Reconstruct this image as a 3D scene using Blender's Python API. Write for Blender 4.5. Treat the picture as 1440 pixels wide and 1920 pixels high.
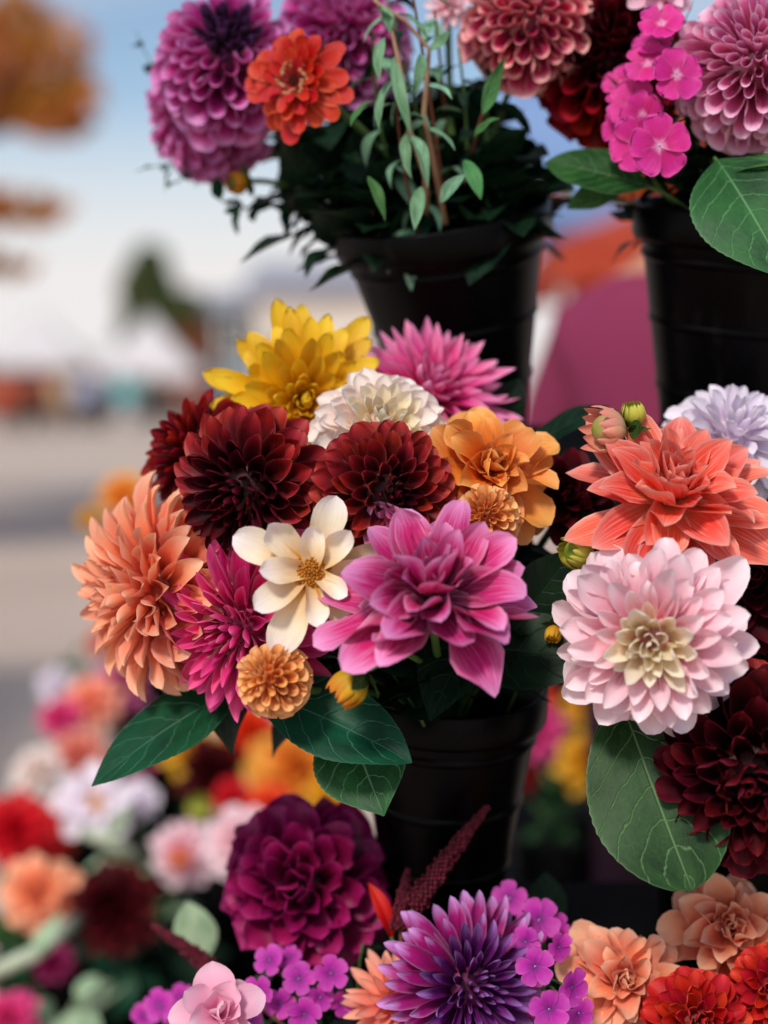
import bpy, math, random
import numpy as np
from mathutils import Vector, Matrix

for o in list(bpy.data.objects):
    bpy.data.objects.remove(o)
scene = bpy.context.scene
COL = scene.collection
RAD = math.radians

# ------------------------------------------------------------------ camera
PITCH = RAD(4.54)
F_PX = 2920.0                      # focal length in pixels of the 1440 x 1920 photograph
CAM = Vector((0, 0, 1.25))
FWD = Vector((0, math.cos(PITCH), -math.sin(PITCH)))
UP = Vector((0, math.sin(PITCH), math.cos(PITCH)))
RIGHT = Vector((1, 0, 0))
cam_data = bpy.data.cameras.new('camera')
cam = bpy.data.objects.new('camera', cam_data)
COL.objects.link(cam)
cam.location = CAM
cam.rotation_euler = (math.pi / 2 - PITCH, 0, 0)
cam_data.sensor_fit = 'VERTICAL'
cam_data.sensor_height = 24.0
cam_data.lens = 24.0 * F_PX / 1920.0
cam_data.clip_start = 0.05
cam_data.clip_end = 2000
cam_data.dof.use_dof = True
cam_data.dof.focus_distance = 1.27
cam_data.dof.aperture_fstop = 1.10
scene.camera = cam

# ------------------------------------------------------------------ world, sun, exposure
SUN_EL, SUN_AZ = RAD(44), RAD(202)     # azimuth clockwise from +Y: behind the camera, a little to the left, veiled by thin cloud
SUN_DIR = Vector((math.sin(SUN_AZ) * math.cos(SUN_EL), math.cos(SUN_AZ) * math.cos(SUN_EL), math.sin(SUN_EL)))
world = bpy.data.worlds.new('World')
scene.world = world
world.use_nodes = True
wn, wl = world.node_tree.nodes, world.node_tree.links
wn.clear()
wout = wn.new('ShaderNodeOutputWorld')
wbg = wn.new('ShaderNodeBackground')
sky = wn.new('ShaderNodeTexSky')
sky.sky_type = 'NISHITA'
sky.sun_disc = False
sky.sun_elevation = SUN_EL
sky.sun_rotation = SUN_AZ
sky.air_density = 1.0
sky.dust_density = 0.9
sky.ozone_density = 1.0
wtc = wn.new('ShaderNodeTexCoord')
wmap = wn.new('ShaderNodeMapping')
wmap.inputs['Scale'].default_value = (1.0, 1.0, 2.6)
wmap.inputs['Location'].default_value = (3.1, 0.4, 0.2)
wnoise = wn.new('ShaderNodeTexNoise')
wnoise.inputs['Scale'].default_value = 1.9
wnoise.inputs['Detail'].default_value = 6
wnoise.inputs['Roughness'].default_value = 0.55
wramp = wn.new('ShaderNodeValToRGB')
wramp.color_ramp.elements[0].position = 0.46
wramp.color_ramp.elements[1].position = 0.72
wmix = wn.new('ShaderNodeMixRGB')
wmix.inputs[2].default_value = (7.1, 6.8, 6.75, 1)          # thin bright cloud
wl.new(wtc.outputs['Generated'], wmap.inputs['Vector'])
wl.new(wmap.outputs['Vector'], wnoise.inputs['Vector'])
wl.new(wnoise.outputs['Fac'], wramp.inputs['Fac'])
# haze: the cloud thickens towards the horizon, the same all round
wsep = wn.new('ShaderNodeSeparateXYZ'); wl.new(wtc.outputs['Generated'], wsep.inputs[0])
whz = wn.new('ShaderNodeMapRange'); whz.inputs['From Min'].default_value = 0.18; whz.inputs['From Max'].default_value = 0.07
wl.new(wsep.outputs[2], whz.inputs['Value'])
wmax = wn.new('ShaderNodeMath'); wmax.operation = 'MAXIMUM'
wl.new(wramp.outputs['Color'], wmax.inputs[0]); wl.new(whz.outputs[0], wmax.inputs[1])
wl.new(wmax.outputs[0], wmix.inputs[0])
wmix.name = 'cloud'
wl.new(sky.outputs['Color'], wmix.inputs[1])
wl.new(wmix.outputs['Color'], wbg.inputs['Color'])
wl.new(wbg.outputs['Background'], wout.inputs['Surface'])
wbg.inputs['Strength'].default_value = 0.072

sun_data = bpy.data.lights.new('sun', 'SUN')
sun_data.energy = 1.5
sun_data.angle = RAD(10)
sun_data.color = (1.0, 0.93, 0.84)
sun = bpy.data.objects.new('sun', sun_data)
COL.objects.link(sun)
sun.location = SUN_DIR * 40
sun.rotation_euler = (-SUN_DIR).to_track_quat('-Z', 'Y').to_euler()

scene.view_settings.view_transform = 'Standard'
scene.view_settings.look = 'None'
scene.view_settings.exposure = 0.78
scene.view_settings.gamma = 1.0
scene.view_settings.use_curve_mapping = False
scene.cycles.use_denoising = True
scene.cycles.max_bounces = 8
scene.cycles.diffuse_bounces = 4
scene.cycles.glossy_bounces = 2
scene.cycles.transmission_bounces = 4
scene.cycles.transparent_max_bounces = 4
scene.cycles.caustics_reflective = False
scene.cycles.caustics_refractive = False

# ------------------------------------------------------------------ helpers
def P(px, py, d):
    """Point whose place in the 1440 x 1920 photograph is (px, py), d metres in front of the lens."""
    return CAM + FWD * d + RIGHT * ((px - 720) / F_PX * d) + UP * ((960 - py) / F_PX * d)

def AX(ax, ay, az):
    """Direction: right, up, towards the viewer."""
    return (RIGHT * ax + UP * ay - FWD * az).normalized()

def lin(h):
    h = h.lstrip('#')
    out = []
    for i in (0, 2, 4):
        c = int(h[i:i + 2], 16) / 255
        out.append(c / 12.92 if c <= 0.04045 else ((c + 0.055) / 1.055) ** 2.4)
    return (out[0], out[1], out[2], 1.0)

def tag(o, label=None, cat=None, group=None, kind=None):
    if label: o['label'] = label
    if cat: o['category'] = cat
    if group: o['group'] = group
    if kind: o['kind'] = kind
    return o

def empty(name, loc=(0, 0, 0)):
    o = bpy.data.objects.new(name, None)
    o.empty_display_size = 0.02
    COL.objects.link(o)
    o.location = loc
    return o

def link(name, me, parent=None, mat4=None):
    o = bpy.data.objects.new(name, me)
    COL.objects.link(o)
    if parent is not None:
        o.parent = parent
    if mat4 is not None:
        o.matrix_local = mat4
    return o

def mesh_from(name, verts, faces, mat=None, uvs=None, smooth=True, mats=None, fmat=None):
    me = bpy.data.meshes.new(name)
    me.from_pydata([tuple(v) for v in verts], [], faces)
    if uvs is not None:
        uv = me.uv_layers.new(name='UVMap')
        li = np.empty(len(me.loops), dtype=np.int32)
        me.loops.foreach_get('vertex_index', li)
        uv.data.foreach_set('uv', np.asarray(uvs, dtype=np.float32)[li].ravel())
    if smooth:
        me.polygons.foreach_set('use_smooth', [True] * len(me.polygons))
    if mats:
        for m in mats: me.materials.append(m)
        if fmat is not None: me.polygons.foreach_set('material_index', fmat)
    elif mat:
        me.materials.append(mat)
    me.update()
    return me

class MB:
    """Collects shapes; build() makes ONE mesh object."""
    def __init__(s):
        s.v, s.f, s.uv = [], [], []
    def add(s, v, f, uv=None):
        n = len(s.v)
        s.v += [tuple(x) for x in v]
        s.f += [tuple(i + n for i in q) for q in f]
        s.uv += [tuple(x) for x in uv] if uv is not None else [(0.5, 0.5)] * len(v)
    def box(s, c, size, rot=None):
        c = Vector(c); h = Vector(size) / 2
        vs = [Vector((x * h.x, y * h.y, z * h.z)) for x in (-1, 1) for y in (-1, 1) for z in (-1, 1)]
        if rot is not None: vs = [rot @ v for v in vs]
        s.add([v + c for v in vs], [(0, 1, 3, 2), (4, 6, 7, 5), (0, 4, 5, 1), (2, 3, 7, 6), (0, 2, 6, 4), (1, 5, 7, 3)])
    def lathe(s, prof, n=48, m4=None):
        vs, uv, fs = [], [], []
        for j, (r, z) in enumerate(prof):
            for i in range(n):
                a = 2 * math.pi * i / n
                v = Vector((r * math.cos(a), r * math.sin(a), z))
                vs.append(m4 @ v if m4 is not None else v); uv.append((i / n, j / max(1, len(prof) - 1)))
        for j in range(len(prof) - 1):
            for i in range(n):
                fs.append((j * n + i, j * n + (i + 1) % n, (j + 1) * n + (i + 1) % n, (j + 1) * n + i))
        s.add(vs, fs, uv)
    def tube(s, pts, radii, n=8):
        pts = [Vector(p) for p in pts]
        vs, uv, fs = [], [], []
        t = (pts[1] - pts[0]).normalized()
        a = t.orthogonal().normalized()
        for k, p in enumerate(pts):
            q = pts[min(k + 1, len(pts) - 1)] - pts[max(k - 1, 0)]
            q.normalize()
            a = (a - q * a.dot(q)).normalized()
            b = q.cross(a)
            r = radii[k] if hasattr(radii, '__len__') else radii
            for i in range(n):
                th = 2 * math.pi * i / n
                vs.append(p + a * (r * math.cos(th)) + b * (r * math.sin(th)))
                uv.append((i / n, k / (len(pts) - 1)))
        for k in range(len(pts) - 1):
            for i in range(n):
                fs.append((k * n + i, k * n + (i + 1) % n, (k + 1) * n + (i + 1) % n, (k + 1) * n + i))
        fs.append(tuple(range(n - 1, -1, -1)))
        fs.append(tuple((len(pts) - 1) * n + i for i in range(n)))
        s.add(vs, fs, uv)
    def ball(s, c, r, nu=8, nv=6, sq=(1, 1, 1)):
        c = Vector(c)
        vs, fs, uv = [], [], []
        for j in range(nv + 1):
            ph = math.pi * j / nv
            for i in range(nu):
                th = 2 * math.pi * i / nu
                vs.append(c + Vector((r * sq[0] * math.sin(ph) * math.cos(th), r * sq[1] * math.sin(ph) * math.sin(th), r * sq[2] * math.cos(ph))))
                uv.append((i / nu, j / nv))
        for j in range(nv):
            for i in range(nu):
                fs.append((j * nu + i, (j + 1) * nu + i, (j + 1) * nu + (i + 1) % nu, j * nu + (i + 1) % nu))
        s.add(vs, fs, uv)
    def mesh(s, name, mat, smooth=True):
        return mesh_from(name, s.v, s.f, mat, s.uv, smooth)
    def build(s, name, mat, parent=None, smooth=True):
        return link(name, s.mesh(name, mat, smooth), parent)

def bez(p0, p1, p2, p3, n=10):
    out = []
    for i in range(n + 1):
        t = i / n
        out.append(p0 * (1 - t) ** 3 + p1 * (3 * t * (1 - t) ** 2) + p2 * (3 * t * t * (1 - t)) + p3 * t ** 3)
    return out

def frame(z, c=(0, 0, 0), spin=0.0):
    """Matrix whose local Z is z and origin c."""
    z = Vector(z).normalized()
    x = Vector((0, 0, 1)).cross(z)
    if x.length < 1e-3: x = Vector((1, 0, 0))
    x.normalize()
    y = z.cross(x)
    m = Matrix((x, y, z)).transposed().to_4x4() @ Matrix.Rotation(spin, 4, 'Z')
    m.translation = Vector(c)
    return m

# ------------------------------------------------------------------ materials
def new_mat(name):
    m = bpy.data.materials.new(name)
    m.use_nodes = True
    nt = m.node_tree
    nt.nodes.clear()
    return m, nt.nodes, nt.links

def ramp(nodes, stops):
    r = nodes.new('ShaderNodeValToRGB')
    e = r.color_ramp.elements
    while len(e) > 1: e.remove(e[-1])
    e[0].position, e[0].color = stops[0]
    for p, c in stops[1:]:
        x = e.new(p); x.color = c
    return r

def math_node(nodes, links, op, a, b=None, c=None):
    n = nodes.new('ShaderNodeMath'); n.operation = op
    for i, x in enumerate((a, b, c)):
        if x is None: continue
        if isinstance(x, (int, float)): n.inputs[i].default_value = x
        else: links.new(x, n.inputs[i])
    return n.outputs[0]

def mixc(nodes, links, fac, a, b, blend='MIX'):
    n = nodes.new('ShaderNodeMixRGB'); n.blend_type = blend
    for i, x in enumerate((fac, a, b)):
        if isinstance(x, (int, float)): n.inputs[i].default_value = x
        elif isinstance(x, tuple): n.inputs[i].default_value = x
        else: links.new(x, n.inputs[i])
    return n.outputs[0]

_pm = {}
def petal_mat(name, base, mid, tip, edge=None, edge_amt=0.5, streak=None, streak_amt=0.5, rough=0.5,
              transl=0.22, pm=0.45, sat=1.0, streak_scale=34, spec=0.35, sheen=0.0):
    """Petal colour by place on the petal: base (deepened for inner shade) -> middle -> tip, veins along it, a rim colour, small change from petal to petal."""
    if name in _pm: return _pm[name]
    m, N, L = new_mat(name)
    uv = N.new('ShaderNodeUVMap')
    sep = N.new('ShaderNodeSeparateXYZ'); L.new(uv.outputs[0], sep.inputs[0])
    info = N.new('ShaderNodeObjectInfo')
    comb = N.new('ShaderNodeCombineXYZ')
    # veins fan out a little from the base
    u0 = math_node(N, L, 'SUBTRACT', sep.outputs[0], 0.5)
    L.new(u0, comb.inputs[0])
    L.new(math_node(N, L, 'MULTIPLY', sep.outputs[1], 0.055), comb.inputs[1])
    L.new(math_node(N, L, 'MULTIPLY', info.outputs['Random'], 37.0), comb.inputs[2])
    vein = N.new('ShaderNodeTexNoise'); vein.inputs['Scale'].default_value = streak_scale
    vein.inputs['Detail'].default_value = 3.0; vein.inputs['Roughness'].default_value = 0.6
    L.new(comb.outputs[0], vein.inputs['Vector'])
    comb2 = N.new('ShaderNodeCombineXYZ')
    L.new(sep.outputs[0], comb2.inputs[0]); L.new(sep.outputs[1], comb2.inputs[1])
    L.new(math_node(N, L, 'MULTIPLY', info.outputs['Random'], 91.0), comb2.inputs[2])
    blot = N.new('ShaderNodeTexNoise'); blot.inputs['Scale'].default_value = 3.5; blot.inputs['Detail'].default_value = 2
    L.new(comb2.outputs[0], blot.inputs['Vector'])
    v = math_node(N, L, 'ADD', sep.outputs[1], math_node(N, L, 'MULTIPLY', math_node(N, L, 'SUBTRACT', blot.outputs['Fac'], 0.5), 0.28))
    v = math_node(N, L, 'ADD', v, math_node(N, L, 'MULTIPLY', math_node(N, L, 'SUBTRACT', vein.outputs['Fac'], 0.5), 0.30))
    r = ramp(N, [(0.0, lin(base)), (pm, lin(mid)), (0.97, lin(tip))])  # base stop: pigment, painted darker still for the shade deep between petals
    L.new(v, r.inputs['Fac'])
    col = r.outputs['Color']
    if streak:
        st = N.new('ShaderNodeMapRange'); st.inputs['From Min'].default_value = 0.50; st.inputs['From Max'].default_value = 0.70
        L.new(vein.outputs['Fac'], st.inputs['Value'])
        f = math_node(N, L, 'MULTIPLY', st.outputs[0], streak_amt)
        col = mixc(N, L, f, col, lin(streak))
    if edge:
        a = math_node(N, L, 'ABSOLUTE', math_node(N, L, 'MULTIPLY', u0, 2.0))
        a = math_node(N, L, 'MAXIMUM', math_node(N, L, 'POWER', a, 6.0), math_node(N, L, 'POWER', sep.outputs[1], 14.0))
        col = mixc(N, L, math_node(N, L, 'MULTIPLY', a, edge_amt), col, lin(edge))
    # a few petals have browned, dry spots near the tip
    dry = N.new('ShaderNodeMapRange'); dry.inputs['From Min'].default_value = 0.62; dry.inputs['From Max'].default_value = 0.72
    L.new(math_node(N, L, 'ADD', blot.outputs['Fac'], math_node(N, L, 'MULTIPLY', math_node(N, L, 'SUBTRACT', sep.outputs[1], 1.0), 0.35)), dry.inputs['Value'])
    few = math_node(N, L, 'GREATER_THAN', info.outputs['Random'], 0.78)
    col = mixc(N, L, math_node(N, L, 'MULTIPLY', math_node(N, L, 'MULTIPLY', dry.outputs[0], few), 0.45), col, lin('#7a4a2c'))
    hsv = N.new('ShaderNodeHueSaturation')
    L.new(col, hsv.inputs['Color'])
    L.new(math_node(N, L, 'ADD', math_node(N, L, 'MULTIPLY', info.outputs['Random'], 0.014), 0.493), hsv.inputs['Hue'])
    L.new(math_node(N, L, 'ADD', math_node(N, L, 'MULTIPLY', info.outputs['Random'], 0.24), 0.88), hsv.inputs['Value'])
    hsv.inputs['Saturation'].default_value = sat
    bump = N.new('ShaderNodeBump'); bump.inputs['Strength'].default_value = 0.35; bump.inputs['Distance'].default_value = 0.0015
    L.new(vein.outputs['Fac'], bump.inputs['Height'])
    pb = N.new('ShaderNodeBsdfPrincipled')
    L.new(hsv.outputs[0], pb.inputs['Base Color']); pb.inputs['Roughness'].default_value = rough
    pb.inputs['Specular IOR Level'].default_value = spec
    if sheen: pb.inputs['Sheen Weight'].default_value = sheen
    L.new(bump.outputs[0], pb.inputs['Normal'])
    tr = N.new('ShaderNodeBsdfTranslucent'); L.new(hsv.outputs[0], tr.inputs['Color'])
    mx = N.new('ShaderNodeMixShader'); mx.inputs[0].default_value = transl
    L.new(pb.outputs[0], mx.inputs[1]); L.new(tr.outputs[0], mx.inputs[2])
    out = N.new('ShaderNodeOutputMaterial'); L.new(mx.outputs[0], out.inputs['Surface'])
    _pm[name] = m
    return m

def leaf_mat(name, dark, light, vein, rough=0.42, veins=7.0, vein_amt=0.55, transl=0.18, slant=0.55):
    m, N, L = new_mat(name)
    uv = N.new('ShaderNodeUVMap')
    sep = N.new('ShaderNodeSeparateXYZ'); L.new(uv.outputs[0], sep.inputs[0])
    info = N.new('ShaderNodeObjectInfo')
    au = math_node(N, L, 'ABSOLUTE', math_node(N, L, 'SUBTRACT', math_node(N, L, 'MULTIPLY', sep.outputs[0], 2.0), 1.0))
    wob = N.new('ShaderNodeTexNoise'); wob.inputs['Scale'].default_value = 7; wob.inputs['Detail'].default_value = 3
    wv = N.new('ShaderNodeCombineXYZ'); L.new(sep.outputs[0], wv.inputs[0]); L.new(sep.outputs[1], wv.inputs[1])
    L.new(math_node(N, L, 'MULTIPLY', info.outputs['Random'], 50.0), wv.inputs[2]); L.new(wv.outputs[0], wob.inputs['Vector'])
    # side veins sweep towards the tip
    ph = math_node(N, L, 'SUBTRACT', sep.outputs[1], math_node(N, L, 'MULTIPLY', math_node(N, L, 'POWER', au, 1.3), slant * 0.5))
    ph = math_node(N, L, 'ADD', ph, math_node(N, L, 'MULTIPLY', math_node(N, L, 'SUBTRACT', wob.outputs['Fac'], 0.5), 0.10))
    fr = math_node(N, L, 'FRACT', math_node(N, L, 'MULTIPLY', ph, veins))
    tri = math_node(N, L, 'ABSOLUTE', math_node(N, L, 'SUBTRACT', fr, 0.5))          # 0 on the vein
    sv = N.new('ShaderNodeMapRange'); sv.inputs['From Min'].default_value = 0.065; sv.inputs['From Max'].default_value = 0.0
    L.new(tri, sv.inputs['Value'])
    mr = N.new('ShaderNodeMapRange'); mr.inputs['From Min'].default_value = 0.035; mr.inputs['From Max'].default_value = 0.008
    L.new(au, mr.inputs['Value'])
    vor = N.new('ShaderNodeTexVoronoi'); vor.feature = 'DISTANCE_TO_EDGE'; vor.inputs['Scale'].default_value = 21
    L.new(wv.outputs[0], vor.inputs['Vector'])
    net = N.new('ShaderNodeMapRange'); net.inputs['From Min'].default_value = 0.035; net.inputs['From Max'].default_value = 0.0
    L.new(vor.outputs['Distance'], net.inputs['Value'])
    allv = math_node(N, L, 'MAXIMUM', math_node(N, L, 'MULTIPLY', sv.outputs[0], 1.0), mr.outputs[0])
    rim = math_node(N, L, 'POWER', au, 40.0)
    allv2 = math_node(N, L, 'MAXIMUM', math_node(N, L, 'MAXIMUM', allv, math_node(N, L, 'MULTIPLY', net.outputs[0], 0.22)), math_node(N, L, 'MULTIPLY', rim, 0.9))
    blot = N.new('ShaderNodeTexNoise'); blot.inputs['Scale'].default_value = 3.2; blot.inputs['Detail'].default_value = 4
    L.new(wv.outputs[0], blot.inputs['Vector'])
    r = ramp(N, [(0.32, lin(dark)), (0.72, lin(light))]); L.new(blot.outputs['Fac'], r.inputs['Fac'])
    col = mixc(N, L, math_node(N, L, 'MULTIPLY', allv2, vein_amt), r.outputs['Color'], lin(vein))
    hsv = N.new('ShaderNodeHueSaturation'); L.new(col, hsv.inputs['Color'])
    L.new(math_node(N, L, 'ADD', math_node(N, L, 'MULTIPLY', info.outputs['Random'], 0.04), 0.48), hsv.inputs['Hue'])
    L.new(math_node(N, L, 'ADD', math_node(N, L, 'MULTIPLY', info.outputs['Random'], 0.4), 0.8), hsv.inputs['Value'])
    bump = N.new('ShaderNodeBump'); bump.inputs['Strength'].default_value = 0.5; bump.inputs['Distance'].default_value = 0.002; bump.invert = True
    L.new(math_node(N, L, 'ADD', allv, math_node(N, L, 'MULTIPLY', wob.outputs['Fac'], 0.6)), bump.inputs['Height'])
    pb = N.new('ShaderNodeBsdfPrincipled'); L.new(hsv.outputs[0], pb.inputs['Base Color'])
    pb.inputs['Roughness'].default_value = rough + 0.08; pb.inputs['Specular IOR Level'].default_value = 0.25
    L.new(bump.outputs[0], pb.inputs['Normal'])
    tr = N.new('ShaderNodeBsdfTranslucent'); L.new(hsv.outputs[0], tr.inputs['Color'])
    mx = N.new('ShaderNodeMixShader'); mx.inputs[0].default_value = transl
    L.new(pb.outputs[0], mx.inputs[1]); L.new(tr.outputs[0], mx.inputs[2])
    out = N.new('ShaderNodeOutputMaterial'); L.new(mx.outputs[0], out.inputs['Surface'])
    return m

def plain_mat(name, c1, c2=None, scale=8.0, rough=0.7, spec=0.3, bump=0.0, coord='Object', transl=0.0, detail=5.0, metallic=0.0):
    m, N, L = new_mat(name)
    tc = N.new('ShaderNodeTexCoord')
    nz = N.new('ShaderNodeTexNoise'); nz.inputs['Scale'].default_value = scale; nz.inputs['Detail'].default_value = detail
    L.new(tc.outputs[coord], nz.inputs['Vector'])
    r = ramp(N, [(0.3, lin(c1)), (0.7, lin(c2 or c1))]); L.new(nz.outputs['Fac'], r.inputs['Fac'])
    pb = N.new('ShaderNodeBsdfPrincipled'); L.new(r.outputs[0], pb.inputs['Base Color'])
    pb.inputs['Roughness'].default_value = rough; pb.inputs['Specular IOR Level'].default_value = spec
    pb.inputs['Metallic'].default_value = metallic
    if bump:
        b = N.new('ShaderNodeBump'); b.inputs['Strength'].default_value = bump; b.inputs['Distance'].default_value = 0.01
        L.new(nz.outputs['Fac'], b.inputs['Height']); L.new(b.outputs[0], pb.inputs['Normal'])
    out = N.new('ShaderNodeOutputMaterial')
    sh = pb.outputs[0]
    if transl:
        tr = N.new('ShaderNodeBsdfTranslucent'); L.new(r.outputs[0], tr.inputs['Color'])
        mx = N.new('ShaderNodeMixShader'); mx.inputs[0].default_value = transl
        L.new(pb.outputs[0], mx.inputs[1]); L.new(tr.outputs[0], mx.inputs[2]); sh = mx.outputs[0]
    L.new(sh, out.inputs['Surface'])
    return m

M_STEM = plain_mat('stem_green', '#3d5a2c', '#587a3a', 30, 0.55)
M_STEM_RED = plain_mat('stem_red_brown', '#5a2f22', '#7d4a34', 30, 0.6)
M_STEM_PALE = plain_mat('stem_pale_green', '#a9b69a', '#c6cfb8', 30, 0.6)
M_SEPAL = leaf_mat('sepal_green', '#1f3a16', '#46692a', '#8fae6a', 0.45, 5, 0.4)
M_LEAF = leaf_mat('broad_leaf_green', '#0c3613', '#265e24', '#7fae78', 0.40, 7, 0.55)
M_LEAF_BLUE = leaf_mat('broad_leaf_blue_green', '#06341e', '#0f5230', '#5a967a', 0.36, 6, 0.30)
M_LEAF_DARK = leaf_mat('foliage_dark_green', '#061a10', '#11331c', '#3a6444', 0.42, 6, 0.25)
M_LEAF_LIGHT = leaf_mat('broad_leaf_light_green', '#2f6a34', '#4f8a48', '#a8cf98', 0.45, 6, 0.40)
M_LEAF_GREY = leaf_mat('branch_leaf_grey_green', '#5f8f6c', '#8fbf98', '#c0dcc0', 0.42, 8, 0.25)
M_LEAF_PALE = leaf_mat('leaf_pale_green', '#8fae88', '#b4cca8', '#d8e6cc', 0.5, 6, 0.3)
def bucket_mat():
    m, N, L = new_mat('black_plastic')
    tc = N.new('ShaderNodeTexCoord')
    mp = N.new('ShaderNodeMapping'); mp.inputs['Scale'].default_value = (1, 1, 0.25); L.new(tc.outputs['Object'], mp.inputs[0])
    n1 = N.new('ShaderNodeTexNoise'); n1.inputs['Scale'].default_value = 60; n1.inputs['Detail'].default_value = 8; L.new(mp.outputs[0], n1.inputs['Vector'])
    n2 = N.new('ShaderNodeTexNoise'); n2.inputs['Scale'].default_value = 9; n2.inputs['Detail'].default_value = 6; L.new(tc.outputs['Object'], n2.inputs['Vector'])
    sc = N.new('ShaderNodeMapRange'); sc.inputs['From Min'].default_value = 0.60; sc.inputs['From Max'].default_value = 0.74; L.new(n1.outputs['Fac'], sc.inputs['Value'])
    c = mixc(N, L, math_node(N, L, 'MULTIPLY', sc.outputs[0], math_node(N, L, 'MULTIPLY', n2.outputs['Fac'], 0.5)), lin('#030304'), lin('#262728'))
    pb = N.new('ShaderNodeBsdfPrincipled'); L.new(c, pb.inputs['Base Color']); pb.inputs['Specular IOR Level'].default_value = 0.10
    L.new(math_node(N, L, 'ADD', math_node(N, L, 'MULTIPLY', n2.outputs['Fac'], 0.3), 0.22), pb.inputs['Roughness'])
    b = N.new('ShaderNodeBump'); b.inputs['Strength'].default_value = 0.05; b.inputs['Distance'].default_value = 0.004; L.new(n2.outputs['Fac'], b.inputs['Height']); L.new(b.outputs[0], pb.inputs['Normal'])
    o = N.new('ShaderNodeOutputMaterial'); L.new(pb.outputs[0], o.inputs['Surface']); return m
M_BLACK = bucket_mat()
M_STEEL = plain_mat('black_steel', '#060708', '#0c0d10', 20, 0.8, 0.1)
# ------------------------------------------------------------------ petals and flowers
def petal_mesh(name, mat, L, W, rollb=0.4, rollt=0.4, curl=0.0, tipc=0.0, base=0.35, vm=0.6, q=0.6, wave=0.0,
               ph=0.0, notch=0.0, twist=0.0, nu=7, nv=9, crease=0.0, cup=0.0, ruf=0.0):
    """One petal along +Y, face towards +Z. roll = half angle of the cross-section arc, curl bends along the length."""
    t = np.linspace(0, 1, nv)
    v = 1 - (1 - t) ** 1.45
    u = np.linspace(-1, 1, nu)
    s = np.clip((v - vm) / (1 - vm), 0, 1)
    w = np.where(v < vm, base + (1 - base) * np.sin(np.pi / 2 * np.clip(v / vm, 0, 1)) ** 0.9, np.maximum(1 - s ** 2, 0) ** q) * W
    w = np.maximum(w, 0.012 * W)
    if cup:      # quilled petal: an open tube whose outer lip is the longest
        w = W * (base + (1 - base) * np.sin(np.pi / 2 * np.clip(v / 0.8, 0, 1)))
    ang = curl * v + tipc * np.clip((v - 0.55) / 0.45, 0, 1) ** 2
    am = (ang[1:] + ang[:-1]) / 2
    ds = np.diff(v) * L
    cy = np.concatenate([[0], np.cumsum(np.cos(am) * ds)])
    cz = np.concatenate([[0], np.cumsum(np.sin(am) * ds)])
    A = np.maximum(np.abs(rollb + (rollt - rollb) * v), 1e-3) * np.sign(rollb + (rollt - rollb) * v + 1e-9)
    U, V = np.meshgrid(u, v)
    Wm, Am, an = w[:, None], A[:, None], ang[:, None]
    x = Wm * np.sin(U * Am) / Am
    z = Wm * (1 - np.cos(U * Am)) / Am
    z = z + wave * Wm * np.sin(2.6 * V * np.pi + ph + U * 1.3) * U ** 2 + wave * 0.5 * Wm * np.sin(5 * V + ph * 2) * U
    z = z + ruf * Wm * np.sin(V * 15 + ph * 3 + U * 2) * np.abs(U) ** 3
    z = z - crease * Wm * np.exp(-(U * 3.0) ** 2) * np.sin(np.pi * np.clip(V, 0, 1))
    if twist:
        tw = twist * V
        x, z = x * np.cos(tw) - z * np.sin(tw), x * np.sin(tw) + z * np.cos(tw)
    y = cy[:, None] * (1 - cup * np.abs(U) ** 2.2) - z * np.sin(an)
    if notch:
        y = y - notch * L * (np.clip(V - 0.72, 0, 1) / 0.28) * np.cos(U * np.pi * (1.5 if nu < 12 else 4.0) + ph * 0.3) ** 2 * 0.5
    zz = cz[:, None] + z * np.cos(an)
    verts = np.stack([x, y, zz], -1).reshape(-1, 3)
    uvs = np.stack([(U + 1) / 2, V], -1).reshape(-1, 2)
    faces = [(j * nu + i, j * nu + i + 1, (j + 1) * nu + i + 1, (j + 1) * nu + i) for j in range(nv - 1) for i in range(nu - 1)]
    return mesh_from(name, verts, faces, mat, uvs)

def lerp(a, b, t): return a + (b - a) * t

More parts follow.
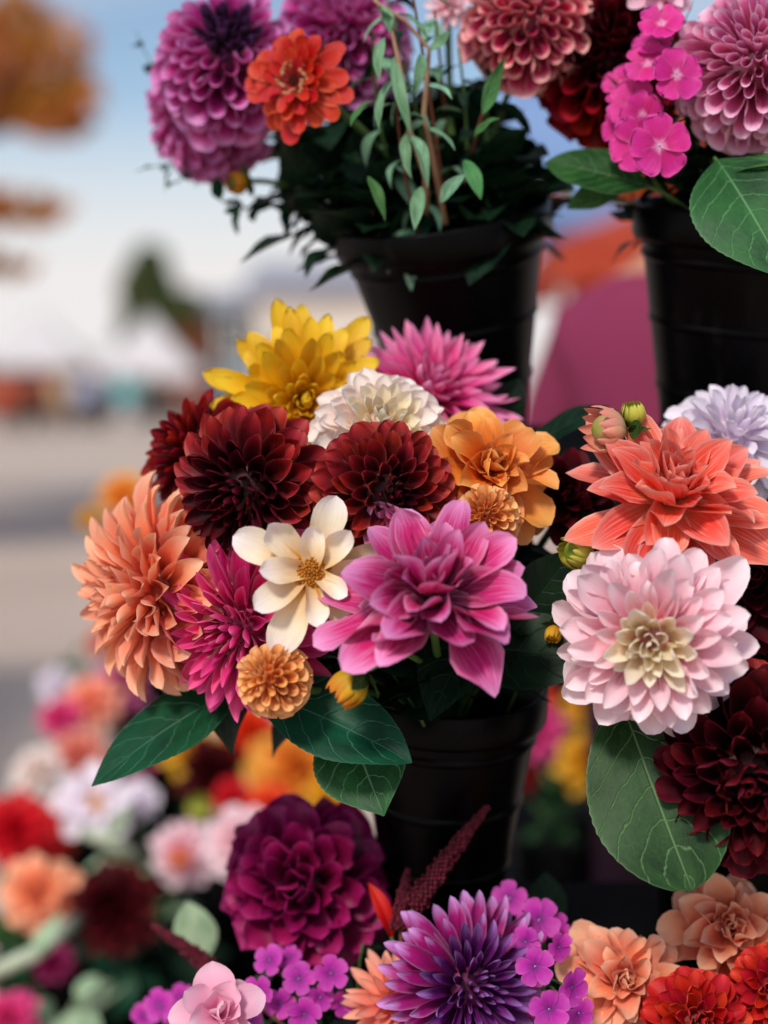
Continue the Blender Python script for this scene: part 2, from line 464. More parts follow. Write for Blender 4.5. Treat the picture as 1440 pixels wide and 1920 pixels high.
STYLES = {
    # N petals; phi outer/inner (deg from axis); len, width (x R) outer/inner; roll base/tip outer, inner; curl, tip curl outer/inner; base offset
    'decor': dict(N=104, phi=(112, 4), p=0.72, e=1.9, L=(1.0, 0.30), W=(0.185, 0.06), roll=((0.95, 0.80), (1.3, 1.5)), curl=(-0.10, 0.45), tipc=(-0.10, 0.40), rb=0.06, hb=0.20, vm=0.62, q=0.62, base=0.5, wave=0.07),
    'ball': dict(N=150, phi=(130, 2), p=0.60, e=1.5, L=(0.62, 0.44), W=(0.34, 0.13), roll=((1.9, 1.9), (2.3, 2.6)), curl=(-0.05, 0.05), tipc=(-.15, 0.2), cup=.30, rb=0.0, hb=0.0, start=(0.38, 0.38), vm=0.80, q=0.40, base=0.5, wave=0.04, sphere=True, jit=3.5, sj=.07, rj=.16),
    'dome': dict(N=125, phi=(128, 3), p=0.66, e=1.6, L=(0.64, 0.34), W=(0.235, 0.075), roll=((1.05, 0.95), (1.5, 1.7)), curl=(-0.05, 0.15), tipc=(-.12, 0.45), rb=0.0, hb=0.0, start=(0.38, 0.34), vm=0.60, q=0.60, base=0.5, wave=0.06, sphere=True, jit=3.5, sj=.06, rj=.14, flat=.82),
    'cactus': dict(N=120, phi=(112, 5), p=0.72, e=1.6, L=(1.0, 0.33), W=(0.115, 0.045), roll=((1.2, 0.9), (1.6, 1.5)), curl=(0.05, 0.35), tipc=(0.1, 0.25), rb=0.06, hb=0.16, vm=0.5, q=0.85, base=0.5, wave=0.06),
    'loose': dict(N=34, phi=(102, 12), p=0.8, e=1.4, L=(1.0, 0.42), W=(0.27, 0.16), roll=((0.7, 0.45), (1.1, 1.2)), curl=(0.05, 0.5), tipc=(-0.25, 0.35), rb=0.05, hb=0.12, vm=0.55, q=0.7, base=0.28, wave=0.14, rj=.25, jit=6, thj=.12),
    'wavy': dict(N=62, phi=(110, 8), p=0.75, e=1.5, L=(1.0, 0.4), W=(0.26, 0.13), roll=((0.8, 0.35), (1.4, 1.5)), curl=(-0.15, 0.4), tipc=(-0.5, -0.3), rb=0.08, hb=0.20, vm=0.6, q=0.66, base=0.35, wave=0.30, rj=.3, jit=6, thj=.12, sj=.1),
    'open': dict(N=40, phi=(100, 45), p=0.9, e=1.2, L=(1.0, 0.62), W=(0.175, 0.13), roll=((0.5, 0.35), (0.8, 0.8)), curl=(0.1, 0.25), tipc=(-0.1, 0.05), rb=0.14, hb=0.10, vm=0.66, q=0.45, base=0.45, wave=0.08),
}

def stem_points(c, axis, target, bend=0.07):
    p0 = Vector(c) - axis * 0.004
    dn = (Vector(target) - p0)
    k = min(0.5, bend / max(dn.length, 1e-3))
    return bez(p0, p0 - axis * bend, Vector(target) + Vector((0, 0, 1)) * dn.length * 0.45, Vector(target), 9)

def bloom(root, R, st, mat, rng, joined=False, matfn=None, classes=8, variants=3):
    """Petals in a golden-angle spiral, outer (t=0) to inner (t=1), as children of root (local Z faces out)."""
    N = st['N']
    meshes = {}
    mb = MB() if joined else None
    for i in range(N):
        t = i / max(1, N - 1)
        k = min(classes - 1, int(t * classes)); tc_ = (k + 0.5) / classes; tk = tc_ ** st.get('e', 1.0)
        var = 2 if rng.random() < .16 else rng.randrange(2)
        m_use = matfn(tc_) if matfn else mat
        key = (k, var)
        if key not in meshes:
            a, b = st['roll']
            j = lambda s: 1 + rng.uniform(-s, s)
            meshes[key] = petal_mesh('petal', m_use, R * lerp(*st['L'], tk) * j(.05), R * lerp(*st['W'], tk) * j(.07),
                lerp(a[0], b[0], tk) * j(.15), lerp(a[1], b[1], tk) * j(.15), lerp(*st['curl'], tk) + rng.uniform(-.1, .1),
                lerp(*st['tipc'], tk) + rng.uniform(-.25, .25) + (rng.choice((-.8, .8)) if var == 2 and not joined and 'cup' not in st and tk < .6 else 0), st['base'], st['vm'], st['q'] * j(.12), st.get('wave', 0) * j(.5),
                rng.uniform(0, 6.28), st.get('notch', 0), rng.uniform(-1, 1) * st.get('twist', 0.12),
                5 if joined else (9 if 'cup' in st else 7), 6 if joined else (7 if 'cup' in st else 10), st.get('crease', 0.05), st.get('cup', 0.0), st.get('ruf', 0.07))
        phi = RAD(lerp(st['phi'][1], st['phi'][0], (1 - t) ** st['p']) + rng.gauss(0, st.get('jit', 3.0)) * (1 - .8 * t))
        th = i * 2.399963 + rng.gauss(0, st.get('thj', 0.05))
        er = Vector((math.cos(th), math.sin(th), 0)); ez = Vector((0, 0, 1))
        dr = er * math.sin(phi) + ez * math.cos(phi)
        nn = -er * math.cos(phi) + ez * math.sin(phi)
        xx = dr.cross(nn)
        if 'start' in st:
            off = dr * (R * lerp(*st['start'], t)); off.z *= st.get('flat', 1.0)
        else:
            off = er * (R * st['rb'] * (1 - t)) + ez * (R * st['hb'] * t)
        rot = Matrix((xx, dr, nn)).transposed()
        rot = rot @ Matrix.Rotation(rng.gauss(0, st.get('rj', 0.10)) * (1 - .7 * t), 3, 'Y') @ Matrix.Rotation(rng.gauss(0, 0.04), 3, 'Z')
        sc = 1 + rng.gauss(0, st.get('sj', 0.05))
        m4 = Matrix.Translation(off) @ (rot * sc).to_4x4()
        if joined:
            me = meshes[key]
            mb.add([m4 @ v.co for v in me.vertices], [tuple(p.vertices) for p in me.polygons],
                   [d for d in joined_uv(me)])
        else:
            link('petal', meshes[key], root, m4)
    if joined:
        o = mb.build('petals', mat, root); tag(o, kind='stuff')

def joined_uv(me):
    out = [(0.5, 0.5)] * len(me.vertices)
    uv = me.uv_layers[0].data
    for l in me.loops: out[l.vertex_index] = tuple(uv[l.index].uv)
    return out

def add_stem(root, R, target, mat=None, r=0.0035, calyx=True, bend=0.07, cz=-0.1):
    inv = root.matrix_basis.inverted()
    axis = (root.matrix_basis.to_3x3() @ Vector((0, 0, 1))).normalized()
    c = root.matrix_basis.translation + axis * (cz * R)
    pts = [inv @ p for p in stem_points(c, axis, target, bend)]
    mb = MB(); mb.tube(pts, r, 7)
    mb.build('stem', mat or M_STEM, root)
    if calyx:
        cb = MB(); q = R * 0.16
        cb.lathe([(0.003, cz * R - q * 0.5), (q * 0.7, cz * R - q * 0.35), (q, cz * R), (q * 0.8, cz * R + q * 0.5)], 14)
        cb.build('calyx', M_SEPAL, root)

FLOWER_N = [0]
def flower(style, label, px, py, d, r, axis, mat, target, group=None, joined=False, name='dahlia', cat='flower', matfn=None,
           center=None, stem_r=0.0035, spin=None, bend=0.07, calyx=True, **over):
    FLOWER_N[0] += 1
    rng = random.Random(1000 + FLOWER_N[0] * 7)
    st = dict(STYLES[style]); st.update(over)
    R = r * d / F_PX
    root = empty(name)
    root.matrix_basis = frame(AX(*axis), P(px, py, d), rng.uniform(0, 6.28) if spin is None else spin)
    tag(root, label, cat, group)
    bloom(root, R, st, mat, rng, joined, matfn)
    if st.get('sphere'):
        cb = MB(); cb.ball((0, 0, 0), R * (st['start'][0] + .06), 14, 10, (1, 1, st.get('flat', 1.0))); cb.build('receptacle', mat, root)
    if center: center(root, R, rng)
    add_stem(root, R, target, r=stem_r, bend=bend, calyx=calyx, cz=-st['start'][0] * st.get('flat', 1.0) if st.get('sphere') else -0.06)
    return root

def disc_center(mat, rr=0.24, h=0.10, n=70, ball=0.028):
    def f(root, R, rng):
        cb = MB(); cb.lathe([(0.0005, h * R), (rr * R * 0.5, h * R * 0.9), (rr * R * 0.9, h * R * 0.4), (rr * R, -0.02 * R)], 20)
        cb.build('disc', mat, root)
        mb = MB()
        for i in range(n):
            q = math.sqrt((i + 0.5) / n); th = i * 2.399963
            z = h * R * (1 - q * q) + 0.01 * R
            mb.ball((q * rr * R * math.cos(th), q * rr * R * math.sin(th), z), ball * R * rng.uniform(0.8, 1.2), 6, 4, (1, 1, 1.5))
        tag(mb.build('disc_florets', mat, root), kind='stuff')
    return f

# ------------------------------------------------------------------ leaves
def leaf_mesh(name, mat, L, W, bend=0.3, fold=0.25, wave=0.08, tip=0.9, vm=0.42, side=0.0, nu=9, nv=17, seed=0, base=0.05, teeth=0.0, twist=0.0):
    rng = random.Random(seed)
    p1, p2 = rng.uniform(0, 6.28), rng.uniform(0, 6.28)
    v = np.linspace(0, 1, nv); u = np.linspace(-1, 1, nu)
    s = np.where(v < vm, np.sin(np.pi / 2 * v / vm) ** 0.75, np.cos(np.pi / 2 * np.clip((v - vm) / (1 - vm), 0, 1)) ** tip)
    w = np.maximum(s, 0.02) * W
    w = np.maximum(w, base * W * (1 - v))
    ang = bend * (v - 0.2)
    ds = L / (nv - 1)
    am = (ang[1:] + ang[:-1]) / 2
    cy = np.concatenate([[0], np.cumsum(np.cos(am) * ds)]); cz = np.concatenate([[0], np.cumsum(-np.sin(am) * ds)])
    U, V = np.meshgrid(u, v)
    x = w[:, None] * U * math.cos(fold * 0.8) + side * L * (V ** 2)[:, :]
    z = w[:, None] * np.abs(U) * math.sin(fold) * (1 - 0.45 * np.abs(U)) + wave * w[:, None] * np.sin(V * 9 + p1 + np.sign(U) * p2) * U ** 2
    if teeth:
        x = x * (1 + teeth * np.where(np.abs(U) > 0.99, np.sin(np.arange(nv) * np.pi)[:, None] + (np.arange(nv) % 2)[:, None], 0))
    if twist:
        tw = twist * V; x, z = x * np.cos(tw) - z * np.sin(tw), x * np.sin(tw) + z * np.cos(tw)
    an = ang[:, None]
    y = cy[:, None] + z * np.sin(an); zz = cz[:, None] + z * np.cos(an)
    verts = np.stack([x, y, zz], -1).reshape(-1, 3)
    uvs = np.stack([(U + 1) / 2, V], -1).reshape(-1, 2)
    faces = [(j * nu + i, j * nu + i + 1, (j + 1) * nu + i + 1, (j + 1) * nu + i) for j in range(nv - 1) for i in range(nu - 1)]
    return mesh_from(name, verts, faces, mat, uvs)

def leaf_frame(a, b, nrm):
    y = (b - a).normalized(); z = nrm - y * nrm.dot(y)
    if z.length < 1e-4: z = y.orthogonal()
    z.normalize(); x = y.cross(z)
    m = Matrix((x, y, z)).transposed().to_4x4(); m.translation = a
    return m

def big_leaf(label, a, b, hw, nrm, mat, target, group=None, bend=0.4, fold=0.25, wave=0.1, tip=0.9, vm=0.42, seed=1, side=0.0, twist=0.0):
    """A single broad leaf cut with its stalk: a, b = (px, py, d) of base and tip."""
    A, B = P(*a), P(*b)
    m4 = leaf_frame(A, B, AX(*nrm))
    L = (B - A).length * (1 + 0.04 * bend * bend)
    # tip drops by the bend: tilt back so that the tip lands on B
    m4 = m4 @ Matrix.Rotation(bend * 0.30, 4, 'X')
    root = empty('broad_leaf'); root.matrix_basis = m4
    tag(root, label, 'leaf', group)
    me = leaf_mesh('leaf_blade', mat, L, hw * (a[2] + b[2]) / 2 / F_PX, bend, fold, wave, tip, vm, side, 13, 41, seed, teeth=0.018, twist=twist)
    link('leaf_blade', me, root)
    inv = m4.inverted()
    mb = MB(); y = (B - A).normalized()
    pts = bez(A + y * L * 0.03, A - y * 0.04, Vector(target) + Vector((0, 0, 0.06)), Vector(target), 8)
    mb.tube([inv @ p for p in pts], 0.0016, 6); mb.build('stalk', M_STEM, root)
    return root

def sprig(label, base, tip, n, L, W, mat, group=None, name='leafy_branch', stem_mat=None, sr=0.002, droop=0.5, seed=0, spread=0.9, curve=0.04, start=0.25, var=0.3, bend=0.7):
    """A leafy cut branch: a thin stem from base to tip with single leaves along it."""
    rng = random.Random(seed)
    A, B = Vector(base), Vector(tip)
    root = empty(name, A); tag(root, label, 'foliage', group)
    side = (B - A).cross(Vector((rng.uniform(-1, 1), rng.uniform(-1, 1), rng.uniform(-1, 1)))).normalized() * curve
    pts = [p - A for p in bez(A, A.lerp(B, .35) + side, A.lerp(B, .7) + side, B, 12)]
    mb = MB(); mb.tube(pts, [sr * (1 - 0.6 * i / 12) for i in range(13)], 6); mb.build('stem', stem_mat or M_STEM, root)
    ms = [leaf_mesh('leaf', mat, L * k, W * k, bend * rng.uniform(.3, 1.6), 0.35, 0.15, 1.0, 0.42, 0.0, 5, 9, seed * 10 + i, twist=rng.uniform(-.7, .7)) for i, k in enumerate((1.0, 0.85, 1.1))]
    for i in range(n):
        t = start + (1 - start) * (i + rng.random() * 0.6) / n
        x = min(t, 0.999) * 12; j = int(x); p = pts[j].lerp(pts[j + 1], x - j)
        tan = (pts[j + 1] - pts[j]).normalized()
        a = tan.orthogonal().normalized()
        q = Matrix.Rotation(i * 2.4 + rng.uniform(-.5, .5), 3, tan) @ a
        dr = (q * spread + tan * rng.uniform(0.2, 0.9) - Vector((0, 0, droop * rng.uniform(0.2, 1)))).normalized()
        m4 = leaf_frame(p, p + dr, (Vector((0, 0, 1)) + q * rng.uniform(-.3, .3) + tan * 0.5))
        k = 1 + rng.uniform(-var, var)
        link('leaf', ms[rng.randrange(3)], root, m4 @ Matrix.Scale(k * (1 - 0.3 * t), 4))
    return root

# ------------------------------------------------------------------ clustered flowers
def floret(parent, m4, R, mat, eye, rng, fringe=0.12, W=0.5, n=5, meshes=None):
    mb = MB(); mb.lathe([(0.0004, -R * 0.6), (R * 0.07, -R * 0.45), (R * 0.09, 0.0), (R * 0.03, 0.03 * R)], 8)
    f = link('floret', mb.mesh('floret', eye), parent, m4)
    for i in range(n):
        mm = Matrix.Rotation(2 * math.pi * i / n + rng.gauss(0, .06), 4, 'Z') @ Matrix.Rotation(rng.gauss(0.08, .12), 4, 'X') @ Matrix.Translation((0, R * 0.04, R * (0.01 + 0.006 * i)))
        link('petal', meshes[rng.randrange(len(meshes))], f, mm)
    return f

def cluster(name, label, spots, target, mat, eye, group=None, fringe=0.12, W=0.46, q=0.28, seed=0, needles=0, stem_mat=None, vm=0.72):
    """A head of small five-petalled florets on one stem. spots: (px, py, d, r, axis)."""
    rng = random.Random(seed)
    c = sum((P(s[0], s[1], s[2] + 0.02) for s in spots), Vector()) / len(spots) + FWD * 0.03 - UP * 0.03
    root = empty(name, c); tag(root, label, 'flower', group)
    Rm = sum(s[3] * s[2] / F_PX for s in spots) / len(spots)
    ms = [petal_mesh('petal', mat, 1.0 * Rm, W * Rm, 0.15, 0.12, 0.12, -0.25 * rng.random(), 0.16, vm, q, 0.10, rng.uniform(0, 6), fringe, 0, 17, 9) for _ in range(3)]
    mb = MB()
    for px, py, d, r, ax in spots:
        p = P(px, py, d); a = AX(*ax); R = r * d / F_PX
        m4 = frame(a, p - c, rng.uniform(0, 6.28)) @ Matrix.Scale(R / Rm, 4)
        floret(root, m4, Rm, mat, eye, rng, fringe, W, 5, ms)
        q0 = p - c - a * (R * 0.55)
        mb.tube(bez(q0, q0 - a * 0.012, Vector((0, 0, 0)) + UP * 0.01, Vector((0, 0, -0.012)), 5), 0.0011, 5)
    mb.tube([Vector(x) - c for x in bez(c - UP * 0.008, c - UP * 0.06, Vector(target) + UP * 0.08, Vector(target), 8)], 0.0024, 7)
    mb.build('stem', stem_mat or M_STEM, root)
    if needles:
        me = leaf_mesh('leaf', M_LEAF_DARK, 0.032, 0.0017, 0.5, 0.3, 0, 1.2, 0.3, 0, 3, 7, seed)
        for i in range(needles):
            s = spots[rng.randrange(len(spots))]
            p = P(s[0] + rng.uniform(-30, 60), s[1] + rng.uniform(-40, 60), s[2] + 0.025) - c
            link('leaf', me, root, leaf_frame(p, p + AX(rng.uniform(-1, 1.2), rng.uniform(-.6, 1), rng.uniform(0, 1)), AX(rng.uniform(-1, 1), 1, .5)))
    return root

def bud(label, px, py, d, r, axis, mat, target, group=None, n=13, open_=0.0, sep=5, seed=0):
    """A closed dahlia bud: petals wrapped over each other, green sepals at the foot."""
    rng = random.Random(seed); R = r * d / F_PX
    root = empty('dahlia_bud'); root.matrix_basis = frame(AX(*axis), P(px, py, d), rng.uniform(0, 6)); tag(root, label, 'flower bud', group)
    mb = MB(); mb.ball((0, 0, R * 0.05), R * 0.66, 14, 9, (1, 1, 1.05)); mb.build('bud_core', mat, root)
    ms = [petal_mesh('petal', mat, R * 2.15, R * 0.36, 0.9, 0.7, 2.0 - open_ * k, -0.5 * (k - .9), 0.45, 0.5, 0.8, 0.16, k, 0, 0.3, ruf=.1) for k in (0.6, 1.0, 1.3)]
    for i in range(n):
        th = i * 2.399963; er = Vector((math.cos(th), math.sin(th), 0)); s = 0.93 + 0.012 * (i % 5)
        phi = RAD(72); ez = Vector((0, 0, 1)); dr = er * math.sin(phi) + ez * math.cos(phi); nn = -er * math.cos(phi) + ez * math.sin(phi)
        m4 = (Matrix((dr.cross(nn), dr, nn)).transposed() * s).to_4x4(); m4.translation = Vector((0, 0, -R * 0.75)) + er * R * 0.10
        link('petal', ms[i % 3], root, m4)
    me = leaf_mesh('sepal', M_SEPAL, R * 1.25, R * 0.42, -0.9, 0.3, 0.1, 0.9, 0.4, 0, 5, 9, seed)
    for i in range(sep):
        th = 2 * math.pi * i / sep + rng.uniform(-.2, .2); er = Vector((math.cos(th), math.sin(th), 0)); p = Vector((0, 0, -R * 0.8)) + er * R * 0.15
        link('sepal', me, root, leaf_frame(p, p + er * 1.0 + Vector((0, 0, rng.uniform(-.2, .7))), Vector((0, 0, 1)) - er * .3))
    add_stem(root, R, target, r=0.0028, calyx=False, cz=-0.8, bend=0.04)
    return root

def spike(label, pts_px, r, mat, target, group=None, seed=0, n=260):
    """A plume of amaranth: hundreds of tiny bead flowers on a tapering stalk."""
    rng = random.Random(seed)
    pts = [P(*p) for p in pts_px]; A = pts[0]
    root = empty('amaranth', A); tag(root, label, 'flower', group)
    loc = [p - A for p in bez(pts[0], pts[0].lerp(pts[1], .66), pts[1].lerp(pts[2], .33), pts[2], 16)]
    mb = MB()
    for i in range(n):
        t = (i + rng.random()) / n; x = t * 15.99; j = int(x); p = loc[j].lerp(loc[j + 1], x - j)
        tan = (loc[j + 1] - loc[j]).normalized(); q = Matrix.Rotation(i * 2.4, 3, tan) @ tan.orthogonal().normalized()
        rr = r * pts_px[0][2] / F_PX * (1.02 - t) ** 0.55 * rng.uniform(0.55, 1.0)
        mb.ball(p + q * rr, rng.uniform(0.0012, 0.0026), 5, 3)
    tag(mb.build('bead_flowers', mat, root), kind='stuff')
    mb = MB(); mb.tube(loc, [r * pts_px[0][2] / F_PX * 0.62 * (1.03 - i / 16) ** 0.55 for i in range(17)], 8); mb.build('core', mat, root)
    mb = MB(); mb.tube([p - A for p in bez(A, A - (pts[1] - A) * .3, Vector(target) + UP * .08, Vector(target), 8)], 0.002, 6); mb.build('stem', M_STEM_RED, root)
    return root

# ------------------------------------------------------------------ buckets
def bucket(label, rim, R, H, taper, axis, group='black flower buckets', inner=True):
    """Round tapered plastic bucket, local origin at the middle of the rim."""
    root = empty('flower_bucket'); root.matrix_basis = frame(axis, rim); tag(root, label, 'bucket', group)
    k = math.tan(taper); rad = lambda z: R * 0.955 + z * k
    prof = [(0.001, -H), (rad(-H) - .004, -H), (rad(-H), -H + 0.004)]
    prof += [(rad(-H * (1 - i / 10)), -H * (1 - i / 10)) for i in range(1, 10)]
    prof += [(rad(0), -0.001), (rad(0) - 0.003, -0.001)]
    prof += [(rad(-H * i / 6) - 0.003, -H * i / 6) for i in range(1, 6)] + [(rad(-H) - 0.006, -H + .006), (0.001, -H + .006)]
    mb = MB(); mb.lathe(prof, 72); mb.build('wall', M_BLACK, root)
    mb = MB()
    mb.lathe([(R * .953, 0.0035), (R * 0.985, 0.005), (R, 0.002), (R * 1.0, -0.024), (R * 0.985, -0.028), (R * 0.945 , -0.029)], 72)
    mb.build('rim', M_BLACK, root)
    for zz, w in ((-0.043, 0.0022), (-0.105, 0.0016), (-0.17, 0.0014)):
        if -zz > H: continue
        mb = MB(); r0 = rad(zz); mb.lathe([(r0 - .0005, zz + .005), (r0 + w, zz + .0025), (r0 + w, zz - .0025), (r0 - .0005, zz - .005)], 72)
        mb.build('rib', M_BLACK, root)
    return root
# ------------------------------------------------------------------ setting: ground
def ground_mat():
    m, N, L = new_mat('concrete_paving')
    tc = N.new('ShaderNodeTexCoord')
    n1 = N.new('ShaderNodeTexNoise'); n1.inputs['Scale'].default_value = 0.22; n1.inputs['Detail'].default_value = 6
    n2 = N.new('ShaderNodeTexNoise'); n2.inputs['Scale'].default_value = 60; n2.inputs['Detail'].default_value = 3
    L.new(tc.outputs['Object'], n1.inputs['Vector']); L.new(tc.outputs['Object'], n2.inputs['Vector'])
    r = ramp(N, [(0.3, lin('#b8a698')), (0.7, lin('#d8c4b4'))]); L.new(n1.outputs['Fac'], r.inputs['Fac'])
    r2 = ramp(N, [(0.35, (0.85, 0.85, 0.85, 1)), (0.7, (1.1, 1.1, 1.1, 1))]); L.new(n2.outputs['Fac'], r2.inputs['Fac'])
    c = mixc(N, L, 0.7, r.outputs[0], r2.outputs[0], 'MULTIPLY')
    pb = N.new('ShaderNodeBsdfPrincipled'); L.new(c, pb.inputs['Base Color']); pb.inputs['Roughness'].default_value = 0.85
    b = N.new('ShaderNodeBump'); b.inputs['Strength'].default_value = 0.4; b.inputs['Distance'].default_value = 0.01
    L.new(n2.outputs['Fac'], b.inputs['Height']); L.new(b.outputs[0], pb.inputs['Normal'])
    o = N.new('ShaderNodeOutputMaterial'); L.new(pb.outputs[0], o.inputs['Surface'])
    return m
me = mesh_from('ground', [(-700, -700, 0), (700, -700, 0), (700, 900, 0), (-700, 900, 0)], [(0, 1, 2, 3)], ground_mat(), smooth=False)
tag(link('ground', me), kind='structure')

# ------------------------------------------------------------------ buildings
M_WALL = plain_mat('warm_white_render', '#d9cdc0', '#e8dccf', 1.5, 0.85)
M_GREYBLUE = plain_mat('blue_grey_boards', '#5f7c8c', '#7492a2', 1.5, 0.75)
M_ROOF = plain_mat('grey_roof', '#8d8f9c', '#a4a5b0', 2.0, 0.7)
M_GLASS = plain_mat('dark_window_glass', '#1d2730', '#2a3640', 1.0, 0.12, 0.6)
M_FRAME = plain_mat('white_window_frame', '#d8d6d2', '#e6e4e0', 5.0, 0.5)
M_BRICK = plain_mat('red_brown_wall', '#6b4236', '#83543f', 3.0, 0.85, 0.2, 0.1)

def building(label, x0, x1, y0, y1, h, ridge, wall, windows, name='building', roof_mat=None, windows_x=None):
    """Gabled building, ridge along X. windows on the -Y wall: (x, z, w, h); windows_x on the -X wall: (y, z, w, h)."""
    root = empty(name, ((x0 + x1) / 2, y0, 0)); tag(root, label, 'building')
    ox, oy = (x0 + x1) / 2, y0
    dy = y1 - y0; w = (x1 - x0) / 2
    vs = [(-w, 0, 0), (w, 0, 0), (w, dy, 0), (-w, dy, 0), (-w, 0, h), (w, 0, h), (w, dy, h), (-w, dy, h), (-w, dy / 2, h + ridge), (w, dy / 2, h + ridge)]
    fs = [(0, 1, 5, 4), (2, 3, 7, 6), (0, 4, 8, 7, 3), (1, 2, 6, 9, 5)]
    link('wall', mesh_from('wall', vs, fs, wall, smooth=False), root)
    e = 0.35; t = 0.12
    k = ridge / (dy / 2)
    mb = MB()
    for s in (-1, 1):
        ya = dy / 2 + s * (dy / 2 + e); za = h - e * k + 0.03
        a = [(-w - e, ya, za), (w + e, ya, za), (w + e, dy / 2, h + ridge + 0.03), (-w - e, dy / 2, h + ridge + 0.03)]
        b = [(x, y, z + t) for x, y, z in a]
        mb.add(a + b, [(0, 1, 2, 3), (7, 6, 5, 4), (0, 4, 5, 1), (0, 3, 7, 4), (1, 5, 6, 2)])
    mb.build('roof', roof_mat or M_ROOF, root, False)
    for (x, z, ww, hh) in windows:
        mb = MB()
        for dx, dz, sx, sz in ((-ww / 2, 0, .1, hh), (ww / 2, 0, .1, hh), (0, hh / 2 + .05, ww + .1, .1), (0, -hh / 2 - .05, ww + .2, .1), (0, 0, .05, hh)):
            mb.box((x + dx, -0.04, z + dz), (sx, .1, sz))
        f = mb.build('window', M_FRAME, root, False)
        mb = MB(); mb.box((x, -0.012, z), (ww - .1, 0.02, hh)); mb.build('pane', M_GLASS, f, False)
    for (y, z, ww, hh) in windows_x or []:
        mb = MB()
        for dx, dz, sx, sz in ((-ww / 2, 0, .1, hh), (ww / 2, 0, .1, hh), (0, hh / 2 + .05, ww + .1, .1), (0, -hh / 2 - .05, ww + .2, .1), (0, 0, .05, hh)):
            mb.box((-w - 0.04, y + dx, z + dz), (.1, sx, sz))
        f = mb.build('window', M_FRAME, root, False)
        mb = MB(); mb.box((-w - 0.012, y, z), (0.02, ww - .1, hh)); mb.build('pane', M_GLASS, f, False)
    return root

building('low pale house with grey roof beyond the market square', -3.25, 3.6, 40, 47, 3.7, 0.9, M_WALL, [(-2.6, 1.9, 1.1, 1.3), (-0.6, 1.9, 1.1, 1.3), (1.6, 1.9, 1.1, 1.3)])
building('narrow blue grey house beside the pale house', -4.7, -3.65, 44, 50, 3.5, 0.5, M_GREYBLUE, [(0, 2.6, 0.8, 1.2)])

# ------------------------------------------------------------------ market canopies
M_CANVAS = plain_mat('white_canvas', '#e4e0e2', '#eeeaec', 3.0, 0.8, transl=0.25)
M_CANVAS_BLUE = plain_mat('light_blue_canvas', '#7fa2d6', '#98b6e2', 3.0, 0.8, transl=0.3)
M_CANVAS_CORAL = plain_mat('coral_red_canvas', '#b8452f', '#cc5a3e', 3.0, 0.8, transl=0.3)
M_POLE = plain_mat('white_pole', '#c9c9c9', '#d6d6d6', 5, 0.4)
def canopy(label, cx, cy, w, dd, eave, peak, mat, group='market canopies', val=0.3, rz=0.0):
    root = empty('market_canopy', (cx, cy, 0)); root.rotation_euler.z = rz; tag(root, label, 'canopy', group)
    a, b = w / 2, dd / 2
    vs = [(-a, -b, eave), (a, -b, eave), (a, b, eave), (-a, b, eave), (0, 0, peak)]
    mid = [((-a) * .5, -b * .5, eave + (peak - eave) * .44), (a * .5, -b * .5, eave + (peak - eave) * .44), (a * .5, b * .5, eave + (peak - eave) * .44), (-a * .5, b * .5, eave + (peak - eave) * .44)]
    fs = []
    for i in range(4):
        j = (i + 1) % 4
        fs += [(i, j, 5 + j, 5 + i), (5 + i, 5 + j, 4)]
    link('roof_cloth', mesh_from('roof_cloth', vs + mid, fs, mat, smooth=False), root)
    mb = MB()
    for i in range(4):
        p, q = Vector(vs[i]), Vector(vs[(i + 1) % 4])
        n = 12; row = []
        for k in range(n + 1):
            c = p.lerp(q, k / n); row.append((c, c - Vector((0, 0, val * (1 - 0.15 * (k % 2))))))
        v2 = [x for r_ in row for x in r_]
        mb.add(v2, [(2 * k, 2 * k + 2, 2 * k + 3, 2 * k + 1) for k in range(n)])
    mb.build('valance', mat, root, False)
    for sx in (-1, 1):
        for sy in (-1, 1):
            mb = MB(); mb.tube([(sx * (a - .06), sy * (b - .06), 0), (sx * (a - .06), sy * (b - .06), eave)], 0.025, 8); mb.build('pole', M_POLE, root)
    return root
canopy('wide white canopy over the far stalls, shoulder to shoulder with another', -14.6, 66, 4.6, 3.5, 2.35, 4.6, M_CANVAS)
canopy('tall white canopy at the far left of the market row', -18.4, 64, 4.4, 3.5, 2.3, 4.8, M_CANVAS)
canopy('white peaked canopy in front of the dark green tree', -9.0, 60, 3.9, 3.2, 1.9, 4.1, M_CANVAS)
canopy('white canopy behind the shoppers at the end of the row', -11.7, 70, 3.4, 3.4, 2.3, 4.1, M_CANVAS)
canopy('unseen white canopy added to shade the pavement', -3.7, 3.1, 3.2, 3.2, 2.4, 3.3, M_CANVAS)  # out of view on the left, added for its cast shadow
canopy('coral red canopy behind the person in plum', 2.7, 11.6, 3.2, 3.0, 2.2, 3.0, M_CANVAS_CORAL)
canopy('light blue canopy standing taller behind the coral canopy', 1.75, 15.6, 2.9, 2.8, 3.0, 5.0, M_CANVAS_BLUE)

